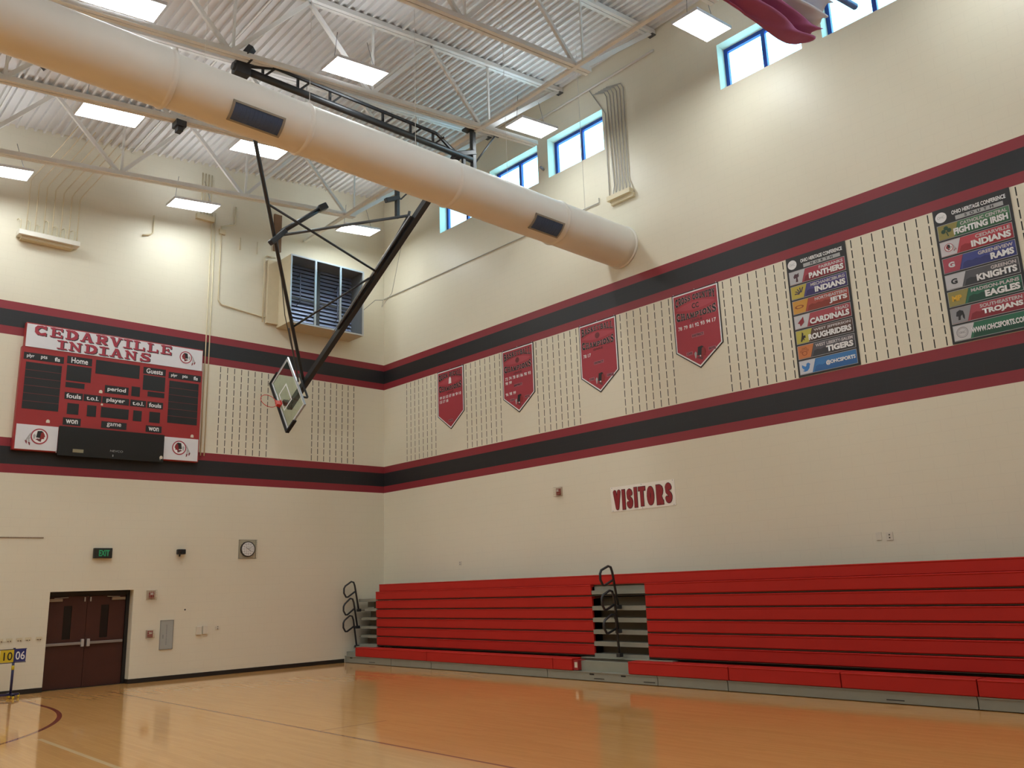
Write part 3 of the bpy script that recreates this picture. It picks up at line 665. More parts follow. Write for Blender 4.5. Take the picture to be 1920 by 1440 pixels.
def scoreboard():
    t = on_back('scoreboard', 'big red basketball scoreboard with white header mounted on the block wall', 'scoreboard', -8.12, 6.9, .15)
    X = lambda x: x+8.12; Z = lambda z: z-6.9
    bm = bm_new(); add_box(bm, X(-10.29), X(-5.94), .0, .15, Z(5.40), Z(7.86)); add_box(bm, X(-10.25), X(-5.95), .0, .15, Z(7.86), Z(8.45)); obj('cabinet', bm, sb_red, t, .01)
    hd = boxo('header_panel', (X(-10.23), X(-5.97), -.012, 0, Z(7.86), Z(8.42)), white_panel, t)
    shadow = mat('letter_shadow', '3a3538', .5)
    slab('title_shadow', 'CEDARVILLE', X(-8.44), Z(8.29), 3.28, .235, shadow, hd, y=-.014, gap=.16, dx=.022, dz=-.018, fat=1.0)
    slab('title_lettering', 'CEDARVILLE', X(-8.44), Z(8.29), 3.28, .235, letter_red, hd, y=-.017, gap=.16, fat=1.0)
    slab('title_shadow', 'INDIANS', X(-8.43), Z(8.01), 2.22, .22, shadow, hd, y=-.014, gap=.18, dx=.022, dz=-.018, fat=1.0)
    slab('title_lettering', 'INDIANS', X(-8.43), Z(8.01), 2.22, .22, letter_red, hd, y=-.017, gap=.18, fat=1.0)
    head_logo(hd, X(-6.42), Z(8.17), .165, -1, y=-.016)
    def win(x0, x1, z0, z1, s=None, h=.13, w=None, nm='caption_plate', bo=.02):
        p = rectf(nm, X(x0), X(x1), Z(z0), Z(z1), sb_black, t, -.004)
        if s:
            words = s if isinstance(s, list) else [s]
            n = len(words)
            for i, q in enumerate(words):
                cx = X(x0)+(X(x1)-X(x0))*(i+.5)/n
                text('caption', q, cx, Z((z0+z1)/2), h, letter_white, p, -.007, width=w, bold=bo)
        return p
    win(-10.24, -9.37, 7.55, 7.72, ['plyr', 'pts', 'fls'], .10); win(-6.84, -5.98, 7.55, 7.72, ['plyr', 'pts', 'fls'], .10)
    win(-9.30, -8.73, 7.58, 7.77, 'Home', .14, .38); win(-7.49, -6.92, 7.58, 7.76, 'Guests', .13, .42)
    for a in ((-9.29, -8.73, 7.16, 7.54), (-9.29, -8.86, 6.99, 7.12), (-8.64, -7.58, 7.42, 7.77), (-7.48, -6.92, 7.16, 7.55), (-7.35, -6.92, 7.0, 7.13), (-7.75, -7.54, 6.96, 7.21),
              (-8.44, -7.78, 6.34, 6.60), (-9.21, -8.95, 6.34, 6.61), (-8.76, -8.55, 6.33, 6.61), (-7.67, -7.46, 6.33, 6.60), (-7.27, -7.0, 6.33, 6.61)): win(*a, nm='digit_window')
    win(-8.39, -7.82, 6.96, 7.16, 'period', .13, .44); win(-8.43, -7.79, 6.70, 6.87, 'player', .13, .44)
    win(-9.29, -8.88, 6.70, 6.87, 'fouls', .11, .33); win(-8.86, -8.45, 6.70, 6.87, 't.o.l.', .10, .28); win(-7.76, -7.37, 6.70, 6.87, 't.o.l.', .10, .28); win(-7.34, -6.94, 6.70, 6.87, 'fouls', .11, .31)
    win(-9.28, -8.88, 6.07, 6.25, 'won', .10, .27); win(-8.41, -7.81, 6.08, 6.25, 'game', .11, .34, bo=.004); win(-7.34, -6.94, 6.08, 6.25, 'won', .10, .26)
    for x0, x1 in ((-10.18, -9.40), (-6.81, -6.03)):
        p = win(x0, x1, 6.37, 7.49, nm='player_list')
        for k in range(1, 6):
            z = 6.37+(7.49-6.37)*k/6; rectf('divider', X(x0), X(x1), Z(z)-.006, Z(z)+.006, mat('divider_line', '6b2a2a', .5), p, -.006)
    for x0, x1, f in ((-10.25, -9.36, 1), (-6.86, -5.97, -1)):
        p = boxo('sponsor_panel', (X(x0), X(x1), -.012, 0, Z(5.42), Z(6.0)), white_panel, t)
        head_logo(p, X((x0+x1)/2)+.05*f, Z(5.74), .185, f, y=-.016)
    bb = boxo('message_box', (X(-9.35), X(-6.87), -.05, 0, Z(5.33), Z(6.03)), mat('message_box_black', '141310', .35), t)
    text('maker_lettering', 'NEVCO', X(-8.02), Z(5.52), .05, letter_grey, bb, -.054, width=.3)
    rectf('maker_plate', X(-9.02), X(-8.78), Z(5.42), Z(5.5), mat('pale_plate', '8c8468', .5), bb, -.054)
    for x in (-9.38, -8.1, -6.95): rectf('cable_tag', X(x)-.01, X(x)+.01, Z(5.38), Z(5.43), letter_grey, bb, -.054)
    for x, z in ((-9.6, 6.12), (-8.48, 6.98), (-8.43, 6.66), (-6.14, 6.08), (-6.93, 5.45)):
        s = .04 if z != 6.66 else .025
        flat('white_sticker', [(X(x)-s, Z(z)-s), (X(x)+s, Z(z)-s), (X(x)+s, Z(z)+s*.4), (X(x)+s*.3, Z(z)+s), (X(x)-s*.5, Z(z)+s*.9), (X(x)-s, Z(z)+.2*s)], plate_white, t, -.058 if x == -6.93 else -.006)
    # conduit dropping into the cabinet
    return t
scoreboard()
for x, lb in ((-5.84, 'thin painted conduit dropping to the right edge of the scoreboard, nearer of the close pair'), (-5.74, 'thin painted conduit dropping past the right edge of the scoreboard, outer of the close pair')):
    bm = bm_new(); add_tube(bm, [(x, -.03, 12.55), (x, -.03, 5.6)], .016, 8)
    tag(obj('conduit', bm, cream_paint), lb, 'conduit', 'conduits beside the scoreboard')

# ============================================================ BANNERS AND SIGNS ON THE RIGHT WALL
def pennant(y0, y1, ztop, zsh, ztip, label, line1, years, extra, icon, tail):
    w = abs(y1-y0); cy = (y0+y1)/2
    t = on_right('championship_banner', label, 'banner', cy, ztop, .012, 'pointed championship banners')
    h = w/2; zs, zt_ = zsh-ztop, ztip-ztop
    out = lambda k: [(-h+k, -k), (h-k, -k), (h-k, zs+k*.45), (0, zt_+k*1.35), (-h+k, zs+k*.45)][::-1]
    bm = bm_new(); add_poly(bm, out(0), 0, .01); obj('black_backing', bm, letter_black, t)
    bm = bm_new(); add_poly(bm, out(.022), -.003, .001); obj('white_border', bm, letter_white, t)
    field = (lambda bm: (add_poly(bm, out(.05), -.006, .0), obj('banner_field', bm, maroon, t))[1])(bm_new())
    outline = mat('letter_outline', 'c9a0a0', .5)
    hx = h-.09
    def up(x, z):
        k = max(0, 1-(x/hx)**2); mid = -.27
        return x, mid+(z-mid)*(1-.50*k)+.05*k+.0 if False else z + (.085*k)*(1-(z-(-.32))/.22)
    def dn(x, z):
        k = max(0, 1-(x/hx)**2); return x, z-(.085*k)*((z-(-.62))/.2)
    for m_, yy, ft in ((outline, -.008, 1.5), (letter_black, -.011, 1.0)):
        wl = lambda q: sum(.62 if c_ == 'I' else 1.0 for c_ in q)+.1*(len(q)-1)
        words = line1.split(); tot_w = sum(wl(q) for q in words)+.7*(len(words)-1); xx = -hx
        for q in words:
            ww = 2*hx*wl(q)/tot_w; slab('sport_lettering', q, xx+ww/2, -.21, ww, .2, m_, field, yy, warp=up, gap=.1, fat=ft); xx += ww+2*hx*.7/tot_w
        slab('champions_lettering', 'CHAMPIONS', 0, -.53, 2*hx, .2, m_, field, yy, warp=dn, gap=.1, fat=ft)
    # lens shaped outline between the words
    n = 16; L = [(-hx+2*hx*i/n, -.37+.10*(1-(2*i/n-1)**2)) for i in range(n+1)] + [(hx-2*hx*i/n, -.37-.075*(1-(2*i/n-1)**2)) for i in range(1, n)]
    flat('lens_panel', [(a, b) for a, b in L][::-1], mat('lens_red', 'ad4650', .6), field, -.0075)
    if icon == 'ball': disc('ball_emblem', 0, -.36, .075, mat('ball_maroon', '6a2026', .5), field, -.010, 16)
    elif icon == 'cap': flat('white_bulb', [(-.065, -.44), (.065, -.44), (.05, -.30), (.02, -.25), (-.02, -.25), (-.05, -.30)], letter_white, field, -.012)
    else: text('winged_initials', 'CC', 0, -.365, .12, letter_black, field, -.010, width=.18, bold=.02)
    text('league_caption', 'LEAGUE', 0, -.69, .06, mat('caption_dim', '5e2228', .5), field, -.009, width=.3, bold=.03)
    for row, (ys, z) in enumerate(years):
        for i, q in enumerate(ys):
            x = -hx+.08+i*(2*hx-.16)/6
            text('year_numeral', q, x, z, .085, letter_white, field, -.010, width=.10, bold=.02)
    for cap, x, z, w_ in extra: 
        rectf('caption_plate', x-w_/2-.02, x+w_/2+.02, z-.04, z+.04, mat('caption_pale', 'a5606a', .6), field, -.0075)
        text('caption', cap, x, z, .05, letter_black, field, -.010, width=w_, bold=.02)
    if tail: head_logo(field, .03, -1.45, .22, 1, -.009, ring=False)
    for x in (-h+.05, 0, h-.05): disc('grommet', x, .008, .01, alu, t, -.004, 8)
dist = ('DISTRICT', .0, -1.03, .28)
pennant(-2.76, -3.97, 8.13, 6.80, 6.36, 'red pointed quick recall banner with a white bulb shape, nearest the room corner', 'QUICK RECALL',
        [(['99', '01', '03', '07', '08', '9', '10'], -.80), (['15', '17', '18'], -.92)], [('REGION', 0, -1.52, .18)], 'cap', False)
pennant(-5.60, -6.82, 8.13, 6.80, 6.36, 'red pointed basketball banner with two rows of years and a separate lower row', 'BASKETBALL',
        [(['73', '74', '78', '81', '86', '90', '93'], -.80), (['98', '99'], -.92), (['96', '98', '99'], -1.22)], [dist, ('CHS', -.25, -1.40, .13), ('BOYS', .33, -1.40, .15)], 'ball', True)
pennant(-8.44, -9.64, 8.13, 6.80, 6.36, 'red pointed basketball banner with only the years 78 and 17', 'BASKETBALL',
        [(['78', '17'], -.80)], [dist, ('CHS', -.25, -1.40, .13), ('GIRLS', .33, -1.40, .18)], 'ball', True)
pennant(-11.28, -12.50, 8.13, 6.80, 6.36, 'red pointed cross country banner beside the black conference boards', 'CROSS COUNTRY',
        [(['78', '79', '81', '92', '93', '94', '17'], -.80)], [dist, ('CHS', -.25, -1.40, .13), ('BOYS', .33, -1.40, .15)], 'cc', True)

def icon_shape(p, kind, x, z, s, m):
    y = -.012
    if kind == 'cat': flat('team_emblem', [(x-.5*s, z+.2*s), (x-.2*s, z+.7*s), (x+.3*s, z+.6*s), (x+.6*s, z+.8*s), (x+.6*s, z+.1*s), (x+.3*s, z-.1*s), (x+.35*s, z-.9*s), (x-.1*s, z-.9*s), (x, z-.1*s), (x-.4*s, z-.2*s)], m, p, y)
    elif kind == 'fan':
        bm = bm_new()
        for k in range(5):
            a0 = math.radians(70+k*24); r1 = s*(1.0-.04*k)
            P = [(x+.6*s+math.cos(a0)*r1*q*1.5, z-.6*s+math.sin(a0)*r1*q*1.4+.12*s*math.sin(q*3)) for q in (.25, .5, .75, 1.0)]
            for a, b in zip(P, P[1:]): 
                add_bar(bm, (a[0], y, a[1]), (b[0], y, b[1]), .004, .16*s, (0, 0, 1))
        obj('team_emblem', bm, m, p)
    elif kind == 'jet': disc('team_emblem', x, z, .35*s, m, p, y, 20, r_in=.22*s, sx=2.6)
    elif kind == 'bird': flat('team_emblem', [(x-.7*s, z-.2*s), (x-.3*s, z+.2*s), (x+.1*s, z+.5*s), (x+.5*s, z+.9*s), (x+.55*s, z+.2*s), (x+.6*s, z-.2*s), (x+.2*s, z-.6*s), (x-.2*s, z-.9*s), (x-.3*s, z-.4*s)], m, p, y)
    elif kind == 'rider': flat('team_emblem', [(x-.5*s, z-.9*s), (x-.3*s, z-.2*s), (x-.2*s, z+.2*s), (x-.1*s, z+.9*s), (x+.15*s, z+.6*s), (x+.1*s, z+.1*s), (x+.5*s, z+.2*s), (x+.55*s, z-.3*s), (x+.2*s, z-.3*s), (x+.3*s, z-.8*s), (x, z-.5*s), (x-.25*s, z-.95*s)], m, p, y)
    elif kind == 'paw':
        disc('team_emblem', x, z-.3*s, .42*s, m, p, y, 18, r_in=.33*s, sx=1.2)
        for a, b in ((-.62, .1), (-.25, .55), (.25, .6), (.62, .2)): disc('team_emblem', x+a*s, z+b*s, .22*s, m, p, y, 12, r_in=.15*s)
    elif kind == 'tweet': flat('team_emblem', [(x-.8*s, z+.5*s), (x-.2*s, z+.1*s), (x, z+.15*s), (x+.1*s, z+.6*s), (x+.45*s, z+.75*s), (x+.85*s, z+.45*s), (x+.7*s, z+.15*s), (x+.6*s, z-.3*s), (x+.2*s, z-.75*s), (x-.3*s, z-.85*s), (x-.75*s, z-.65*s), (x-.35*s, z-.5*s), (x-.65*s, z-.25*s), (x-.85*s, z+.05*s)][::-1], m, p, y)
    elif kind == 'leaf':
        for a, b in ((-.45, .1), (.45, .15), (0, .6)): disc('team_emblem', x+a*s, z+b*s, .36*s, m, p, y, 14)
        flat('team_emblem', [(x-.08*s, z), (x+.15*s, z-.9*s), (x+.3*s, z-.8*s), (x+.1*s, z)], m, p, y)
    elif kind == 'helmet': flat('team_emblem', [(x-.55*s, z-.1*s), (x-.4*s, z+.6*s), (x+.1*s, z+.85*s), (x+.6*s, z+.6*s), (x+.75*s, z-.2*s), (x+.7*s, z-.9*s), (x+.45*s, z-.5*s), (x+.4*s, z), (x+.15*s, z-.2*s), (x+.05*s, z-.8*s), (x-.3*s, z-.8*s), (x-.2*s, z-.2*s)][::-1], m, p, y)
    elif kind == 'seal':
        disc('team_emblem', x, z, .9*s, m, p, y, 24, r_in=.8*s); disc('team_emblem', x, z, .68*s, m, p, y, 24, r_in=.63*s)
        text('seal_lettering', 'OHC', x, z, .35*s, m, p, y, width=.95*s, bold=.02)
    elif kind == 'head': head_logo(p, x, z+.1*s, .7*s, -1, -.012)
    else: text('team_initials', kind, x, z, .95*s, m, p, y, width=(1.0 if len(kind) == 1 else 1.5)*s, bold=.05)
def conference(y0, y1, label, region, rows):
    cy = (y0+y1)/2; h = abs(y1-y0)/2; top, bot = 8.13, 5.70
    t = on_right('conference_board', label, 'banner', cy, bot, .015, 'black conference boards'); H = top-bot
    boxo('backing_board', (-h, h, 0, .014, 0, H), mat('board_black', '1d1a1a', .45), t)
    d = disc('seal', -h+.13, H-.16, .095, letter_white, t, -.004)
    text('seal_lettering', 'OHC', -h+.13, H-.16, .05, letter_grey, d, -.008, width=.12)
    text('board_title', 'OHIO HERITAGE CONFERENCE', .12, H-.13, .075, letter_white, t, -.004, width=.86, bold=.03)
    bar = rectf('region_bar', -.26, .5, H-.275, H-.20, letter_grey, t, -.004)
    text('region_lettering', '  '.join(region), .12, H-.2375, .05, letter_black, bar, -.007, width=.46, bold=.03)
    rh, gap = .268, .035; z = H-.305
    for (a, b, c1, c2, tile, ic, icol) in rows:
        z1, z0 = z, z-rh; z -= rh+gap
        R = boxo('team_strip', (-h+.045, h-.045, -.003, 0, z0, z1), mat('strip_'+c1, c1, .5), t)
        n = 12; xs = [-h+.38+(h-.05+h-.38)*i/n for i in range(n+1)]
        up = [(x, (z0+z1)/2-.02+(.02 if i % 2 else -.0)+.02*(i/n)) for i, x in enumerate(xs)]
        flat('strip_pattern', [(xs[0]-.04, z0+.008), (h-.05, z0+.008)] + up[::-1], mat('strip_'+c2, c2, .5), R, -.006)
        flat('emblem_tile', [(-h+.05, z0+.008), (-h+.30, z0+.008), (-h+.385, z1-.008), (-h+.05, z1-.008)], mat('tile_'+tile, tile, .5), R, -.009)
        icon_shape(R, ic, -h+.185, (z0+z1)/2, .105, mat('icon_'+icol, icol, .5))
        bm = bm_new()
        for q in ((-h+.04, h-.04, z1-.004, z1+.004), (-h+.04, h-.04, z0-.004, z0+.004), (-h+.04, -h+.048, z0, z1), (h-.048, h-.04, z0, z1)): add_box(bm, q[0], q[1], -.006, -.003, q[2], q[3])
        obj('strip_outline', bm, letter_grey, R)
        if b:
            text('town_lettering', a, h-.08, z1-.062, .062, mat('town_'+c1, 'c8c0c0', .5), R, -.010, width=min(.74, .052*len(a)+.02), align='RIGHT', bold=.03)
            text('team_lettering', b, h-.08, z0+.095, .115, letter_white, R, -.010, width=min(.86, .087*len(b)+.01), align='RIGHT', bold=.05)
        else: text('address_lettering', a, h-.07, z0+.13, .095, letter_white, R, -.010, width=min(.84, .058*len(a)), align='RIGHT', bold=.04)
conference(-14.10, -15.34, 'black north conference board ending in a blue strip', 'NORTH', [
    ('FAIRBANKS', 'PANTHERS', 'a23c4a', '7c1f2c', 'b9b9bd', 'cat', '4c2830'), ('MECHANICSBURG', 'INDIANS', '4a417e', '34285e', 'b9a845', 'fan', '2b2350'),
    ('NORTHEASTERN', 'JETS', 'a8483a', '86301f', 'c99236', 'jet', '8c4a1c'), ('TRIAD', 'CARDINALS', 'a4424c', '7c1c26', 'c4c4c6', 'bird', '8c2028'),
    ('WEST JEFFERSON', 'ROUGHRIDERS', '5a443c', '3c2a24', 'b9b04c', 'rider', '2a211a'), ('WEST LIBERTY-SALEM', 'TIGERS', '56545a', '38363a', 'c77842', 'paw', '7c3818'),
    ('@OHCSPORTS', None, '3c78b4', '28609c', 'c8ccd4', 'tweet', '3a7cc0')])
conference(-16.96, -18.20, 'black south conference board ending in a green strip', 'SOUTH', [
    ('CATHOLIC CENTRAL', 'FIGHTING IRISH', '4c7a56', '2c5a3a', '8c8242', 'leaf', '1e4228'), ('CEDARVILLE', 'INDIANS', 'b8404a', '962028', 'c8c4c8', 'head', '7c2028'),
    ('GREENEVIEW', 'RAMS', '40488c', '2c3270', 'a84454', 'G', 'd8d8dc'), ('GREENON', 'KNIGHTS', '545458', '343438', 'bcbcc0', 'G', '202022'),
    ('MADISON-PLAINS', 'EAGLES', '2c6a50', '184434', '948a4c', 'MP', 'd8a828'), ('SOUTHEASTERN', 'TROJANS', 'a84450', '84202c', '909094', 'helmet', '242426'),
    ('WWW.OHCSPORTS.COM', None, '2c6c50', '1a4c38', 'c8c8ca', 'seal', '88888c')])

def visitors():
    t = on_right('visitors_sign', 'white rectangular sign reading VISITORS in fat dark red letters', 'sign', -10.06, 3.81, .01)
    boxo('sign_board', (-.905, .905, 0, .01, -.28, .28), mat('sign_white', 'eee8dc', .5), t)
    glyph = {'V': [[(.12, 1), (.5, .0), (.88, 1)]], 'I': [[(.5, 0), (.5, 1)]], 'T': [[(.08, .96), (.92, .96)], [(.5, .9), (.5, 0)]],
             'O': [arc(.5, .5, .36, .46, 0, 360, 14)], 'R': [[(.2, 0), (.2, .97)], [(.2, .96)] + arc(.5, .72, .34, .24, 80, -90) + [(.2, .48)], [(.45, .46), (.85, .0)]],
             'S': [arc(.5, .74, .33, .24, 15, 150) + [(.28, .58), (.7, .42)] + arc(.5, .26, .36, .25, 20, -165)]}
    s = 'VISITORS'; ws = [.235, .115, .20, .115, .205, .225, .225, .205]; k = 1.70/sum(ws); x = -.85
    dz = [-.01, -.015, -.01, .0, .01, -.005, .0, .01]
    for ch, w, d in zip(s, ws, dz):
        w *= k; H = .355
        for nm, m_, y0, hw in (('letter_outline', letter_black, -.004, .055), ('letter', mat('visitor_red', '8c1f26', .5), -.009, .045)):
            bm = bm_new(); st = 0
            gw = w-.10 if ch != 'I' else 0
            for L in glyph[ch]:
                P = [(x+w/2+(a-.5)*gw, d-.01+(b-.5)*H) for a, b in L]
                for (a, b), (c, e) in zip(P, P[1:]):
                    v = Vector((c-a, e-b)); n = Vector((-v.y, v.x)).normalized()*hw; yy = y0-st*.00008; st += 1
                    bm.faces.new([bm.verts.new((q[0], yy, q[1])) for q in ((a+n.x, b+n.y), (c+n.x, e+n.y), (c-n.x, e-n.y), (a-n.x, b-n.y))])
                for i_, (a, b) in enumerate(P):
                    yy = y0-st*.00008; st += 1
                    if i_ in (0, len(P)-1) and ch != 'O': bm.faces.new([bm.verts.new((a+q[0]*hw, yy, b+q[1]*hw)) for q in ((-1, -1), (1, -1), (1, 1), (-1, 1))]) if ch in 'ITR' else bm.faces.new([bm.verts.new((a+math.cos(t_)*hw, yy, b+math.sin(t_)*hw)) for t_ in [PI*z/5 for z in range(10)]])
                    else: bm.faces.new([bm.verts.new((a+math.cos(t_)*hw, yy, b+math.sin(t_)*hw)) for t_ in [PI*z/5 for z in range(10)]])
            obj(nm, bm, m_, t)
        x += w
    for a in (-.86, 0, .86):
        for b in (-.26, .26): disc('sign_screw', a, b, .012, letter_grey, t, -.004, 8)
visitors()

# ============================================================ WALL FITTINGS
def exit_sign():
    t = on_back('exit_sign', 'black box exit sign with green letters above the double door', 'exit sign', -8.12, 3.065, .0)
    bm = bm_new(); add_box(bm, -.21, .21, -.09, 0, -.12, .12); b = obj('sign_housing', bm, mat('exit_housing', '20241f', .5), t, .01)
    text('exit_lettering', 'EXIT', .02, 0, .145, mat('exit_green', '1c7c4c', .5, emis=((.05, .6, .25, 1), .12)), b, -.093, width=.24, bold=.03)
exit_sign()
def clock():
    t = on_back('wall_clock', 'round white clock in a square clear guard on the back wall', 'clock', -4.41, 3.17, .0)
    bm = bm_new()
    for z in range(9): add_tube(bm, [(-.24, -.09, -.24+z*.06), (.24, -.09, -.24+z*.06)], .0015, 4)
    for x in range(9): add_tube(bm, [(-.24+x*.06, -.09, -.24), (-.24+x*.06, -.09, .24)], .0015, 4)
    for a in (-.24, .24):
        for b in (-.24, .24): add_tube(bm, [(a, -.09, b), (a, 0, b)], .004, 5)
    add_box(bm, -.25, .25, -.01, 0, -.25, -.235); add_box(bm, -.25, .25, -.01, 0, .235, .25); add_box(bm, -.25, -.235, -.01, 0, -.25, .25); add_box(bm, .235, .25, -.01, 0, -.25, .25)
    obj('wire_guard', bm, mat('guard_wire', '8c8878', .5), t)
    boxo('guard_backplate', (-.235, .235, -.006, 0, -.235, .235), mat('guard_plate', 'b4ac94', .5), t)
    bm = bm_new(); add_tube(bm, [(0, -.006, 0), (0, -.05, 0)], .205, 32); obj('case', bm, black_plastic, t)
    f = disc('dial', 0, 0, .18, letter_white, t, -.052)
    for k in range(12):
        a = k*PI/6; bm = bm_new(); add_bar(bm, (math.sin(a)*.12, -.054, math.cos(a)*.12), (math.sin(a)*.15, -.054, math.cos(a)*.15), .004, .012, (0, 1, 0)); obj('hour_mark', bm, letter_black, f)
    for nm, a, L, w in (('hour_hand', math.radians(305), .085, .012), ('minute_hand', math.radians(125), .10, .01), ('minute_hand', math.radians(60), .11, .008)):
        bm = bm_new(); add_bar(bm, (0, -.058, 0), (math.sin(a)*L, -.058, math.cos(a)*L), .004, w, (0, 1, 0)); obj(nm, bm, letter_black, f)
clock()
def camera_fix():
    t = on_back('security_camera', 'small black security camera bracketed between exit sign and clock', 'camera', -6.24, 3.08, 0)
    bm = bm_new(); add_box(bm, -.1, .1, -.16, -.02, -.05, .08); obj('camera_body', bm, black_plastic, t, .02)
    bm = bm_new(); add_tube(bm, [(0, -.02, -.03), (-.04, -.1, -.09)], .02, 8); obj('bracket', bm, black_plastic, t)
    disc('lens', -.02, .0, .03, mat('lens_glass', '0c0c10', .1), t, -.162, 14)
camera_fix()
def caged_alarm(back, u, z, label, nm='fire_alarm_strobe', s=.11):
    t = (on_back if back else on_right)(nm, label, 'fire alarm', u, z, 0, 'caged red fire alarms')
    bm = bm_new(); add_box(bm, -.055, .055, -.06, 0, -.075, .075); obj('alarm_body', bm, mat('alarm_red', '8a2a22', .45), t, .008)
    boxo('strobe_lens', (-.035, .035, -.072, -.06, -.0, .05), mat('strobe_clear', 'c8b8b0', .2), t, .005)
    bm = bm_new(); n = 5
    for k in range(n):
        a = -s+2*s*k/(n-1)
        add_tube(bm, [(-s, -.1, a), (s, -.1, a)], .003, 4); add_tube(bm, [(a, -.1, -s), (a, -.1, s)], .003, 4)
    for a in (-s, s):
        for b in (-s, s): add_tube(bm, [(a, -.1, b), (a, 0, b)], .004, 4)
    obj('wire_cage', bm, mat('cage_wire', 'b8ab98', .5), t)
    boxo('back_plate', (-s, s, -.008, 0, -s, s), mat('alarm_plate', 'b09c84', .5), t)
caged_alarm(True, -6.90, 2.05, 'caged red fire alarm strobe beside the top corner of the door')
caged_alarm(True, -6.88, 1.12, 'caged red fire alarm pull station at handle height by the door', 'fire_alarm_pull', .09)
caged_alarm(False, -7.51, 4.16, 'caged red fire alarm strobe left of the VISITORS sign')
def board():
    t = on_back('notice_panel', 'tall pale grey notice panel on the wall beside the door', 'notice panel', -6.47, 1.08, 0)
    boxo('panel', (-.165, .165, -.02, 0, -.35, .35), mat('panel_grey', 'a4a6a0', .5), t, .004)
    bm = bm_new()
    for q in ((-.165, .165, .335, .35), (-.165, .165, -.35, -.335), (-.165, -.15, -.35, .35), (.15, .165, -.35, .35)): add_box(bm, q[0], q[1], -.026, -.018, q[2], q[3])
    obj('panel_frame', bm, mat('panel_frame_grey', '8d8e88', .5), t)
    for k in range(14): rectf('text_dash', -.012, .008, .22-k*.035, .235-k*.035, mat('print_grey', '6c6c70', .5), t, -.022)
    for k in range(3): rectf('text_dash', -.1, -.07, -.02-k*.03, -.005-k*.03, mat('print_grey', '6c6c70', .5), t, -.022)
board()
def plate(back, u, z, w, h, label, cat, nm, d=.015, group=None, slots=0, m=None):
    t = (on_back if back else on_right)(nm, label, cat, u, z, 0, group)
    boxo('cover_plate', (-w/2, w/2, -d, 0, -h/2, h/2), m or plate_white, t, .003)
    for k in range(slots):
        zz = (k-(slots-1)/2)*.05; bm = bm_new(); add_box(bm, -.012, .012, -d-.004, -d+.002, zz-.012, zz+.012); obj('socket', bm, mat('socket_dark', '5a5248', .5), t)
plate(True, -5.66, 1.13, .13, .2, 'white wall box with a curved lip, nearer the notice panel', 'wall box', 'wall_box', .06, 'pair of white wall boxes')
plate(True, -5.50, 1.14, .12, .2, 'white wall box with a curved lip, second from the notice panel', 'wall box', 'wall_box', .06, 'pair of white wall boxes')
plate(True, -5.15, 1.17, .12, .08, 'small pale double socket beside the white wall boxes', 'outlet', 'wall_outlet', .012, None, 2)
plate(False, -3.64, 2.61, .12, .12, 'small dark-centred socket just above the red seats near the corner', 'outlet', 'wall_outlet', .012, None, 2)
plate(False, -15.26, 2.60, .1, .14, 'blank white cover plate above the bleacher, beside the dark-centred socket', 'wall plate', 'wall_plate', .012)
plate(False, -15.45, 2.59, .12, .14, 'pale socket above the far bleacher rows beside a blank plate', 'outlet', 'wall_outlet', .012, None, 2)
bm = bm_new(); add_tube(bm, [(-6.03, 0, 1.66), (-6.03, -.01, 1.66)], .02, 10); tag(obj('wall_plug', bm, black_plastic), 'tiny round black plug on the wall above the white wall boxes', 'wall plug')
bm = bm_new(); add_box(bm, -10.9, -9.43, -.012, 0, 3.405, 3.43); 
tag(obj('picture_rail_strip', bm, mat('old_tape', '8f7c66', .8, var=.4, scale=30)), 'thin worn tape strip on the wall below the scoreboard', 'tape strip')
for k, x in enumerate((-10.12, -9.94, -9.74, -9.56, -9.34)):
    t = on_back('coat_hook', ('small pale double hook %s' % ('nearest the door in the row above the flip scoreboard', 'second from the door, above the flip scoreboard', 'midmost of the row above the flip scoreboard',
        'second from the photo edge, above the flip scoreboard', 'at the photo edge, above the flip scoreboard')[4-k]), 'hook', x, 1.16, 0, 'row of wall hooks')
    boxo('hook_plate', (-.06, .06, -.01, 0, -.01, .05), cream_paint, t)
    for s in (-.025, .025): tubeo('hook_peg', [(s, -.008, -.005), (s, -.03, -.015)], .009, mat('hook_brown', '4a3a2c', .5), t, 6)

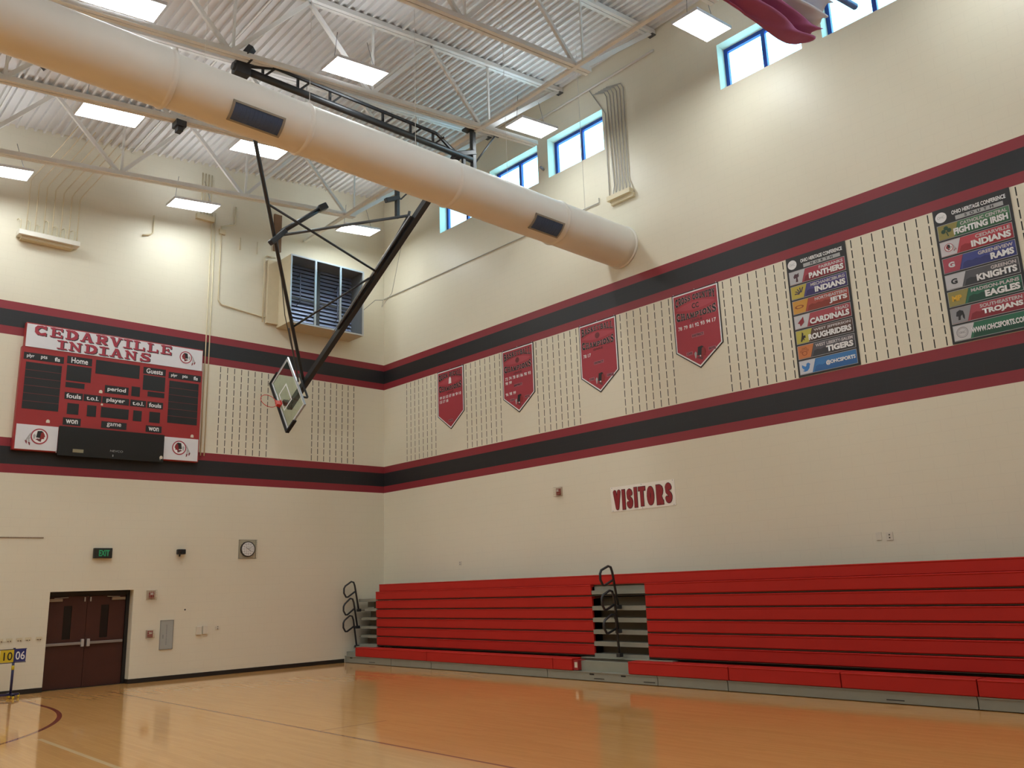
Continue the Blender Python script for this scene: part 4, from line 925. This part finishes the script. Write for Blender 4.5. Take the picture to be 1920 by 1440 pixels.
# flip scoreboard on a stand
def flip():
    t = thing('flip_scoreboard', 'blue and yellow flip scoreboard showing 10 and 06 on a wheeled stand', 'flip scoreboard', (-9.97, -.65, 0), 0)
    navy = mat('navy_paint', '20204c', .45); yel = mat('yellow_card', 'cdb428', .5); blu = mat('blue_card', '23286c', .5)
    tubeo('post', [(0, 0, .08), (0, 0, .72)], .026, navy, t, 10)
    tubeo('yellow_collar', [(0, 0, .58), (0, 0, .67)], .03, yel, t, 10)
    bm = bm_new(); add_box(bm, -.29, .24, 0, .02, .995, 1.01); add_box(bm, -.29, .24, 0, .02, .72, .735); add_box(bm, -.02, .02, -.01, .03, .72, 1.03); obj('rack_frame', bm, navy, t)
    a = boxo('yellow_number_card', (-.27, -.01, -.02, -.005, .74, .995), yel, t); text('number', '10', -.12, .865, .17, letter_black, a, -.024, width=.17, bold=.01)
    b = boxo('blue_number_card', (-.005, .225, -.02, -.005, .74, 1.005), blu, t); text('number', '06', .115, .87, .17, letter_white, b, -.024, width=.18, bold=.01)
    bm = bm_new(); add_box(bm, -.27, .16, -.03, .03, .06, .10); add_box(bm, -.03, .03, -.25, .2, .06, .10); obj('base', bm, navy, t)
    for x, y in ((-.24, 0), (.15, 0), (0, -.23), (0, .18)):
        bm = bm_new(); add_tube(bm, [(x-.015, y, .03), (x+.015, y, .03)], .03, 12); c = obj('caster', bm, yel, t)
        bm = bm_new(); add_box(bm, x-.02, x+.02, y-.02, y+.02, .05, .09); obj('caster_fork', bm, yel, c)
    for k in range(6):
        a = k*PI/3; bm = bm_new(); add_tube(bm, [(0, 0, .06), (math.cos(a)*.07, math.sin(a)*.07, .035)], [.03, .02], 8); obj('base_knob', bm, yel, t)
flip()

# ============================================================ HIGH WALL EQUIPMENT
def louver():
    t = on_back('louver_hood', 'big open sheet metal hood with grey louver blades high on the wall', 'louver', -2.535, 10.53, 0)
    x0, x1, z0, z1, d = -1.235, 1.235, -1.03, 1.03, .8
    sheet = mat('hood_sheet', 'cfc3a6', .5); gal = mat('galvanized_sky_tint', '98a6c4', .45, metal=.3, var=.25, scale=2.5); liner = mat('liner_shade_grey', '6c7074', .6)  # sky light put into the blade blue, inner shade into the liner grey
    # tapered skirt: box sides
    bm = bm_new(); s = .02
    for q in ((x0, x0+s, -d, 0, z0, z1), (x1-s, x1, -d, 0, z0, z1), (x0+s, x1-s, -d, 0, z0, z0+s), (x0+s, x1-s, -d, 0, z1-s, z1)): add_box(bm, *q)
    obj('hood_casing', bm, sheet, t)
    bm = bm_new(); f = .04
    for q in ((x0-.004, x0+f, z0-.004, z1+.004), (x1-f, x1+.004, z0-.004, z1+.004), (x0+f, x1-f, z0-.004, z0+f), (x0+f, x1-f, z1-f, z1+.004)): add_box(bm, q[0], q[1], -d-.014, -d-.001, q[2], q[3])
    obj('front_flange', bm, alu, t)
    for x in (-.42, .42): boxo('front_mullion', (x-.03, x+.03, -d-.015, -d+.03, z0, z1), alu, t)
    boxo('damper_back', (x0+.02, x1-.02, -.03, -.005, z0+.02, z1-.02), mat('damper_dark', '3c4048', .6), t)
    for q_ in ((x0+.02, x0+.03, z0+.02, z1-.02), (x1-.03, x1-.02, z0+.02, z1-.02), (x0+.03, x1-.03, z1-.03, z1-.02)): boxo('shade_liner', (q_[0], q_[1], -d+.04, -.03, q_[2], q_[3]), liner, t)  # grey sheets added inside the casing, their colour standing for its shade
    n = 17
    for k in range(n):
        z = z0+.09+(z1-z0-.16)*k/(n-1)
        bm = bm_new(); a = -.5
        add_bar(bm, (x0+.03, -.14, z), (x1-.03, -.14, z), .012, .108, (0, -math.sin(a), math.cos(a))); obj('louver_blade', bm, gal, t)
    boxo('centre_post', (-.05, .05, -.24, -.05, z0+.02, z1-.1), dark_grey, t)
    boxo('cross_rail', (x0+.03, x1-.03, -.23, -.2, -.1, -.03), dark_grey, t)
    for x, za, zb in ((-.62, -.15, .72), (.66, -.45, .6)):
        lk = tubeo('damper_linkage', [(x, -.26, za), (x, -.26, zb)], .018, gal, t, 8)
        for zz in (za, zb): tubeo('linkage_arm', [(x, -.26, zz), (x-.08, -.2, zz-.14)], .01, dark_grey, lk, 6)
    rectf('orange_tag', .70, .80, .33, .38, mat('tag_orange', 'c8542c', .5), t, -.27)
    rectf('yellow_tag', -.18, -.12, .5, .54, mat('tag_yellow', 'b8a860', .5), t, -.27)
    bm = bm_new(); add_box(bm, x0-.35, x0, -.12, 0, z0+.08, z1-.05); add_box(bm, x0-.14, x0, -.3, 0, z0, z1-.4) if False else None; obj('actuator_duct', bm, sheet, t)
    bm = bm_new(); add_tube(bm, [(x0-.45, -.05, z0+.1), (x0-.45, -.05, z1), (x0-.38, -.05, z1+.08), (x0-.1, -.05, z1+.08)], .02, 8); obj('side_conduit', bm, sheet, t)
louver()
tag(boxo('wood_board', (-3.94, -3.70, -.05, 0, 11.86, 13.03), mat('raw_board', '7a5c42', .7, var=.2, scale=8)), 'brown wooden board fixed upright above the louver hood', 'wood board')
def troughs():
    t = on_back('conduit_trough', 'long cream wiring trough with a row of conduits rising from it', 'conduit trough', -9.95, 10.62, 0)
    boxo('trough_box', (-.68, .68, -.30, -.02, -.06, .06), mat('trough_white', 'e4dfd4', .5), t, .004)
    boxo('rear_tray', (-.6, .55, -.2, 0, -.13, -.06), cream_paint, t)
    for k in range(7):
        x = -.52+k*.19; z1 = 1.38-.03*k
        tubeo('riser_conduit', [(x, -.2, .05), (x, -.2, z1), (x+.05, -.21, z1+.12), (x+.42, -1.15, z1+.75), (x+.6, -1.6, z1+1.1)], .014, cream_paint, t, 6)
    for k in range(7):
        x = -.64+k*.2; h = .32+(.1 if k == 3 else 0)-.03*(k == 2)*2
        tubeo('stub_conduit', [(x, -.2, .05), (x, -.2, h), (x-.03, -.12, h+.06), (x-.05, -.016, h+.06)], .012, cream_paint, t, 6)
    t = on_right('conduit_trough', 'small cream wiring trough with six thin conduits beside the window pair', 'conduit trough', -10.07, 11.02, 0)
    boxo('trough_box', (-.36, .36, -.16, 0, -.06, .06), cream_paint, t, .004)
    boxo('rear_tray', (-.3, .4, -.08, 0, -.16, -.06), cream_paint, t)
    for k in range(6):
        x = -.20+k*.088; b = -.22+k*.105
        tubeo('riser_conduit', [(b, -.07, .05), (b, -.05, .18), (x+.01, -.03, .34), (x-.06+.02*k, -.03, 2.78), (x-.10+.02*k, -.06, 2.9), (x-.45, -.08, 3.0)], .013, mat('conduit_grey', 'a8a49c', .45), t, 6)
    tubeo('side_conduit', [(-.36, -.03, .1), (-.36, -.03, 1.0), (-.33, -.03, 2.35), (-.8, -.03, 3.2)], .012, mat('conduit_grey', 'a8a49c', .45), t, 6)
    t = on_back('junction_box', 'small cream junction box below a bundle of conduits, left of the louver hood', 'junction box', -6.02, 12.3, 0)
    boxo('box_body', (-.28, .22, -.12, 0, -.08, .08), cream_paint, t, .004)
    for k in range(4): tubeo('riser_conduit', [(-.15+k*.09, -.05, .06), (-.15+k*.09, -.05, 1.35)], .014, cream_paint, t, 6)
troughs()
def cond(name, pts, r, label, cat='conduit', m=cream_paint, n=8):
    bm = bm_new(); add_tube(bm, pts, r, n); return tag(obj(name, bm, m), label, cat)
cond('conduit', [(0-.03, -9.36, 11.22), (-.03, -9.36, 11.1), (-.03, 0-.04, 11.14), (-.03, -.03, 11.14)], .014, 'long thin conduit running level along the right wall behind the duct end', m=mat('conduit_grey', 'a8a49c', .45))
cond('conduit', [(-5.15, -.03, 12.9), (-5.15, -.03, 12.35), (-5.55, -.03, 12.2), (-5.55, -.03, 10.0), (-5.45, -.03, 9.88), (-4.2, -.03, 9.75), (-3.95, -.03, 9.85)], .018, 'cream conduit dropping beside the louver hood then turning toward it')
tag(boxo('conduit_box', (-5.62, -5.44, -.08, 0, 11.95, 12.1), cream_paint, None, .004), 'little cream box on the conduit dropping beside the louver hood', 'junction box')
cond('conduit', [(-.04, -6.9, 14.22), (-.04, -11.35, 14.30)], .03, 'white pipe running level along the top of the right wall above the windows', m=white_steel)
cond('hanging_cable', [(-1.35, -.9, 10.3), (-.6, -.4, 10.9), (-.08, -.06, 11.1)], .008, 'thin grey cable sagging from the louver hood into the room corner', 'cable', dark_grey, 5)
cond('hanging_cable', [(-3.65, -6.3, 10.7), (-2.2, -3.6, 9.9), (-.9, -1.2, 10.4), (-.1, -.1, 11.1)], .006, 'thin slack cable looping from the black goal frame to the room corner', 'cable', mat('conduit_grey', 'a8a49c', .45), 5)
cond('wall_bracket', [(-7.43, -.03, 12.0), (-7.43, -.03, 11.5), (-7.52, -.05, 11.42), (-7.7, -.05, 11.36)], .02, 'small cream hook shaped conduit stub alone on the upper wall', 'conduit stub')
for x, lb in ((-4.98, 'short white peg hanging beside the louver hood, nearer the junction box'), (-4.45, 'short white peg hanging just beside the louver hood')):
    cond('wall_peg', [(x, -.03, 12.0), (x, -.03, 11.62)], .012, lb, 'peg')
bm = bm_new(); add_tube(bm, [(-.0, -7.48, 12.75), (-.14, -7.5, 12.78)], .035, 10); tag(obj('window_crank', bm, mat('crank_grey', '8c929c', .4)), 'small grey stub sensor on the wall between the two paired windows', 'sensor')
def tri():
    t = thing('hanging_bracket', 'dark triangular bracket hanging just below the fat duct', 'bracket', (-11.53, -5.37, 12.1))
    bm = bm_new(); add_poly(bm, [(-.18, .06), (.19, .13), (0, -.12)][::-1], -.05, .05); obj('bracket_plate', bm, black_steel, t)
    bm = bm_new(); add_bar(bm, (0, 0, .05), (0, 0, .42), .05, .05, (0, 1, 0)); obj('bracket_post', bm, black_steel, t)
tri()

# ============================================================ THE FLAG
def flag():
    t = thing('hanging_flag', 'red and white striped flag bunched high under the roof beside the high windows', 'flag', (0, -16.0, 0))
    low = [(-7.2, 13.2), (-6.2, 11.9), (-5.3, 11.05), (-4.55, 10.74), (-4.0, 10.72), (-3.1, 10.85), (-2.45, 11.0), (-1.98, 11.14)]
    upp = [(-6.0, 13.6), (-5.4, 13.45), (-4.7, 13.3), (-4.0, 13.2), (-3.3, 13.1), (-2.6, 13.05), (-1.9, 13.0), (-1.1, 12.95)]
    def cr(L, s):
        f = s*(len(L)-1); i = min(int(f), len(L)-2); q = f-i; return Vector((L[i][0]*(1-q)+L[i+1][0]*q, 0, L[i][1]*(1-q)+L[i+1][1]*q))
    ns, ntt = 70, 150; bm = bm_new(); grid = []
    for i in range(ns+1):
        s = i/ns; row = []
        for j in range(ntt+1):
            k = j/ntt; p = cr(low, s).lerp(cr(upp, s), k)
            bulge = .42*math.sin(PI*min(1, k*1.15))*s*s; p.x += bulge*.6
            y = .12*math.sin(k*36+s*3.5)+.06*math.sin(k*71+s*9)+.03*math.sin(k*120-s*6)+.06*math.sin(s*8+k*4)
            if s > .95: p.x += .13*abs(math.sin(k*PI*22))*(s-.95)/.05-.06*(s-.95)/.05
            p.z += .05*math.sin(k*36+s*3.5+1.2)*(1-k)+.05*s
            row.append(bm.verts.new((p.x, y, p.z)))
        grid.append(row)
    for i in range(ns):
        for j in range(ntt):
            f = bm.faces.new((grid[i][j], grid[i+1][j], grid[i+1][j+1], grid[i][j+1])); f.smooth = True
            k = j/ntt; f.material_index = 1 if (.31+.10*(1-i/ns) < k < .60 or .72 < k < .8 or k > .9) else 0
    fl = obj('flag_cloth', bm, [mat('flag_red_flare_tint', 'a2507c', .8, var=.08, scale=3), mat('flag_white', 'd8d4dc', .8)], t)  # cloth red carries a purple lens flare tint in its colour
    so = fl.modifiers.new('thick', 'SOLIDIFY'); so.thickness = .006
    for x, z in ((-6.8, 13.2), (-1.3, 12.95)): tubeo('hanging_rope', [(x, 0, z), (x, 0, zt(x, -16)+.1)], .008, plate_white, t, 5)
    tubeo('flag_pole', [(-7.2, 0, 13.55), (-1.0, 0, 13.15)], .02, alu, t, 8)
    # short tube end in front of the furthest window
    t2 = thing('projecting_tube', 'short blue-grey tube end poking across the high window beside the flag', 'tube', (0, -16.55, 0))
    a, b = Vector((-1.03, 0, 12.02)), Vector((-2.55, 0, 11.74))
    tubeo('tube_body', [a, b], .06, mat('tube_blue', '3c5ca0', .5), t2, 14)
    tubeo('tube_hanger', [b, (b.x, 0, zt(b.x, -16.55)+.1)], .012, dark_grey, t2, 6)
flag()
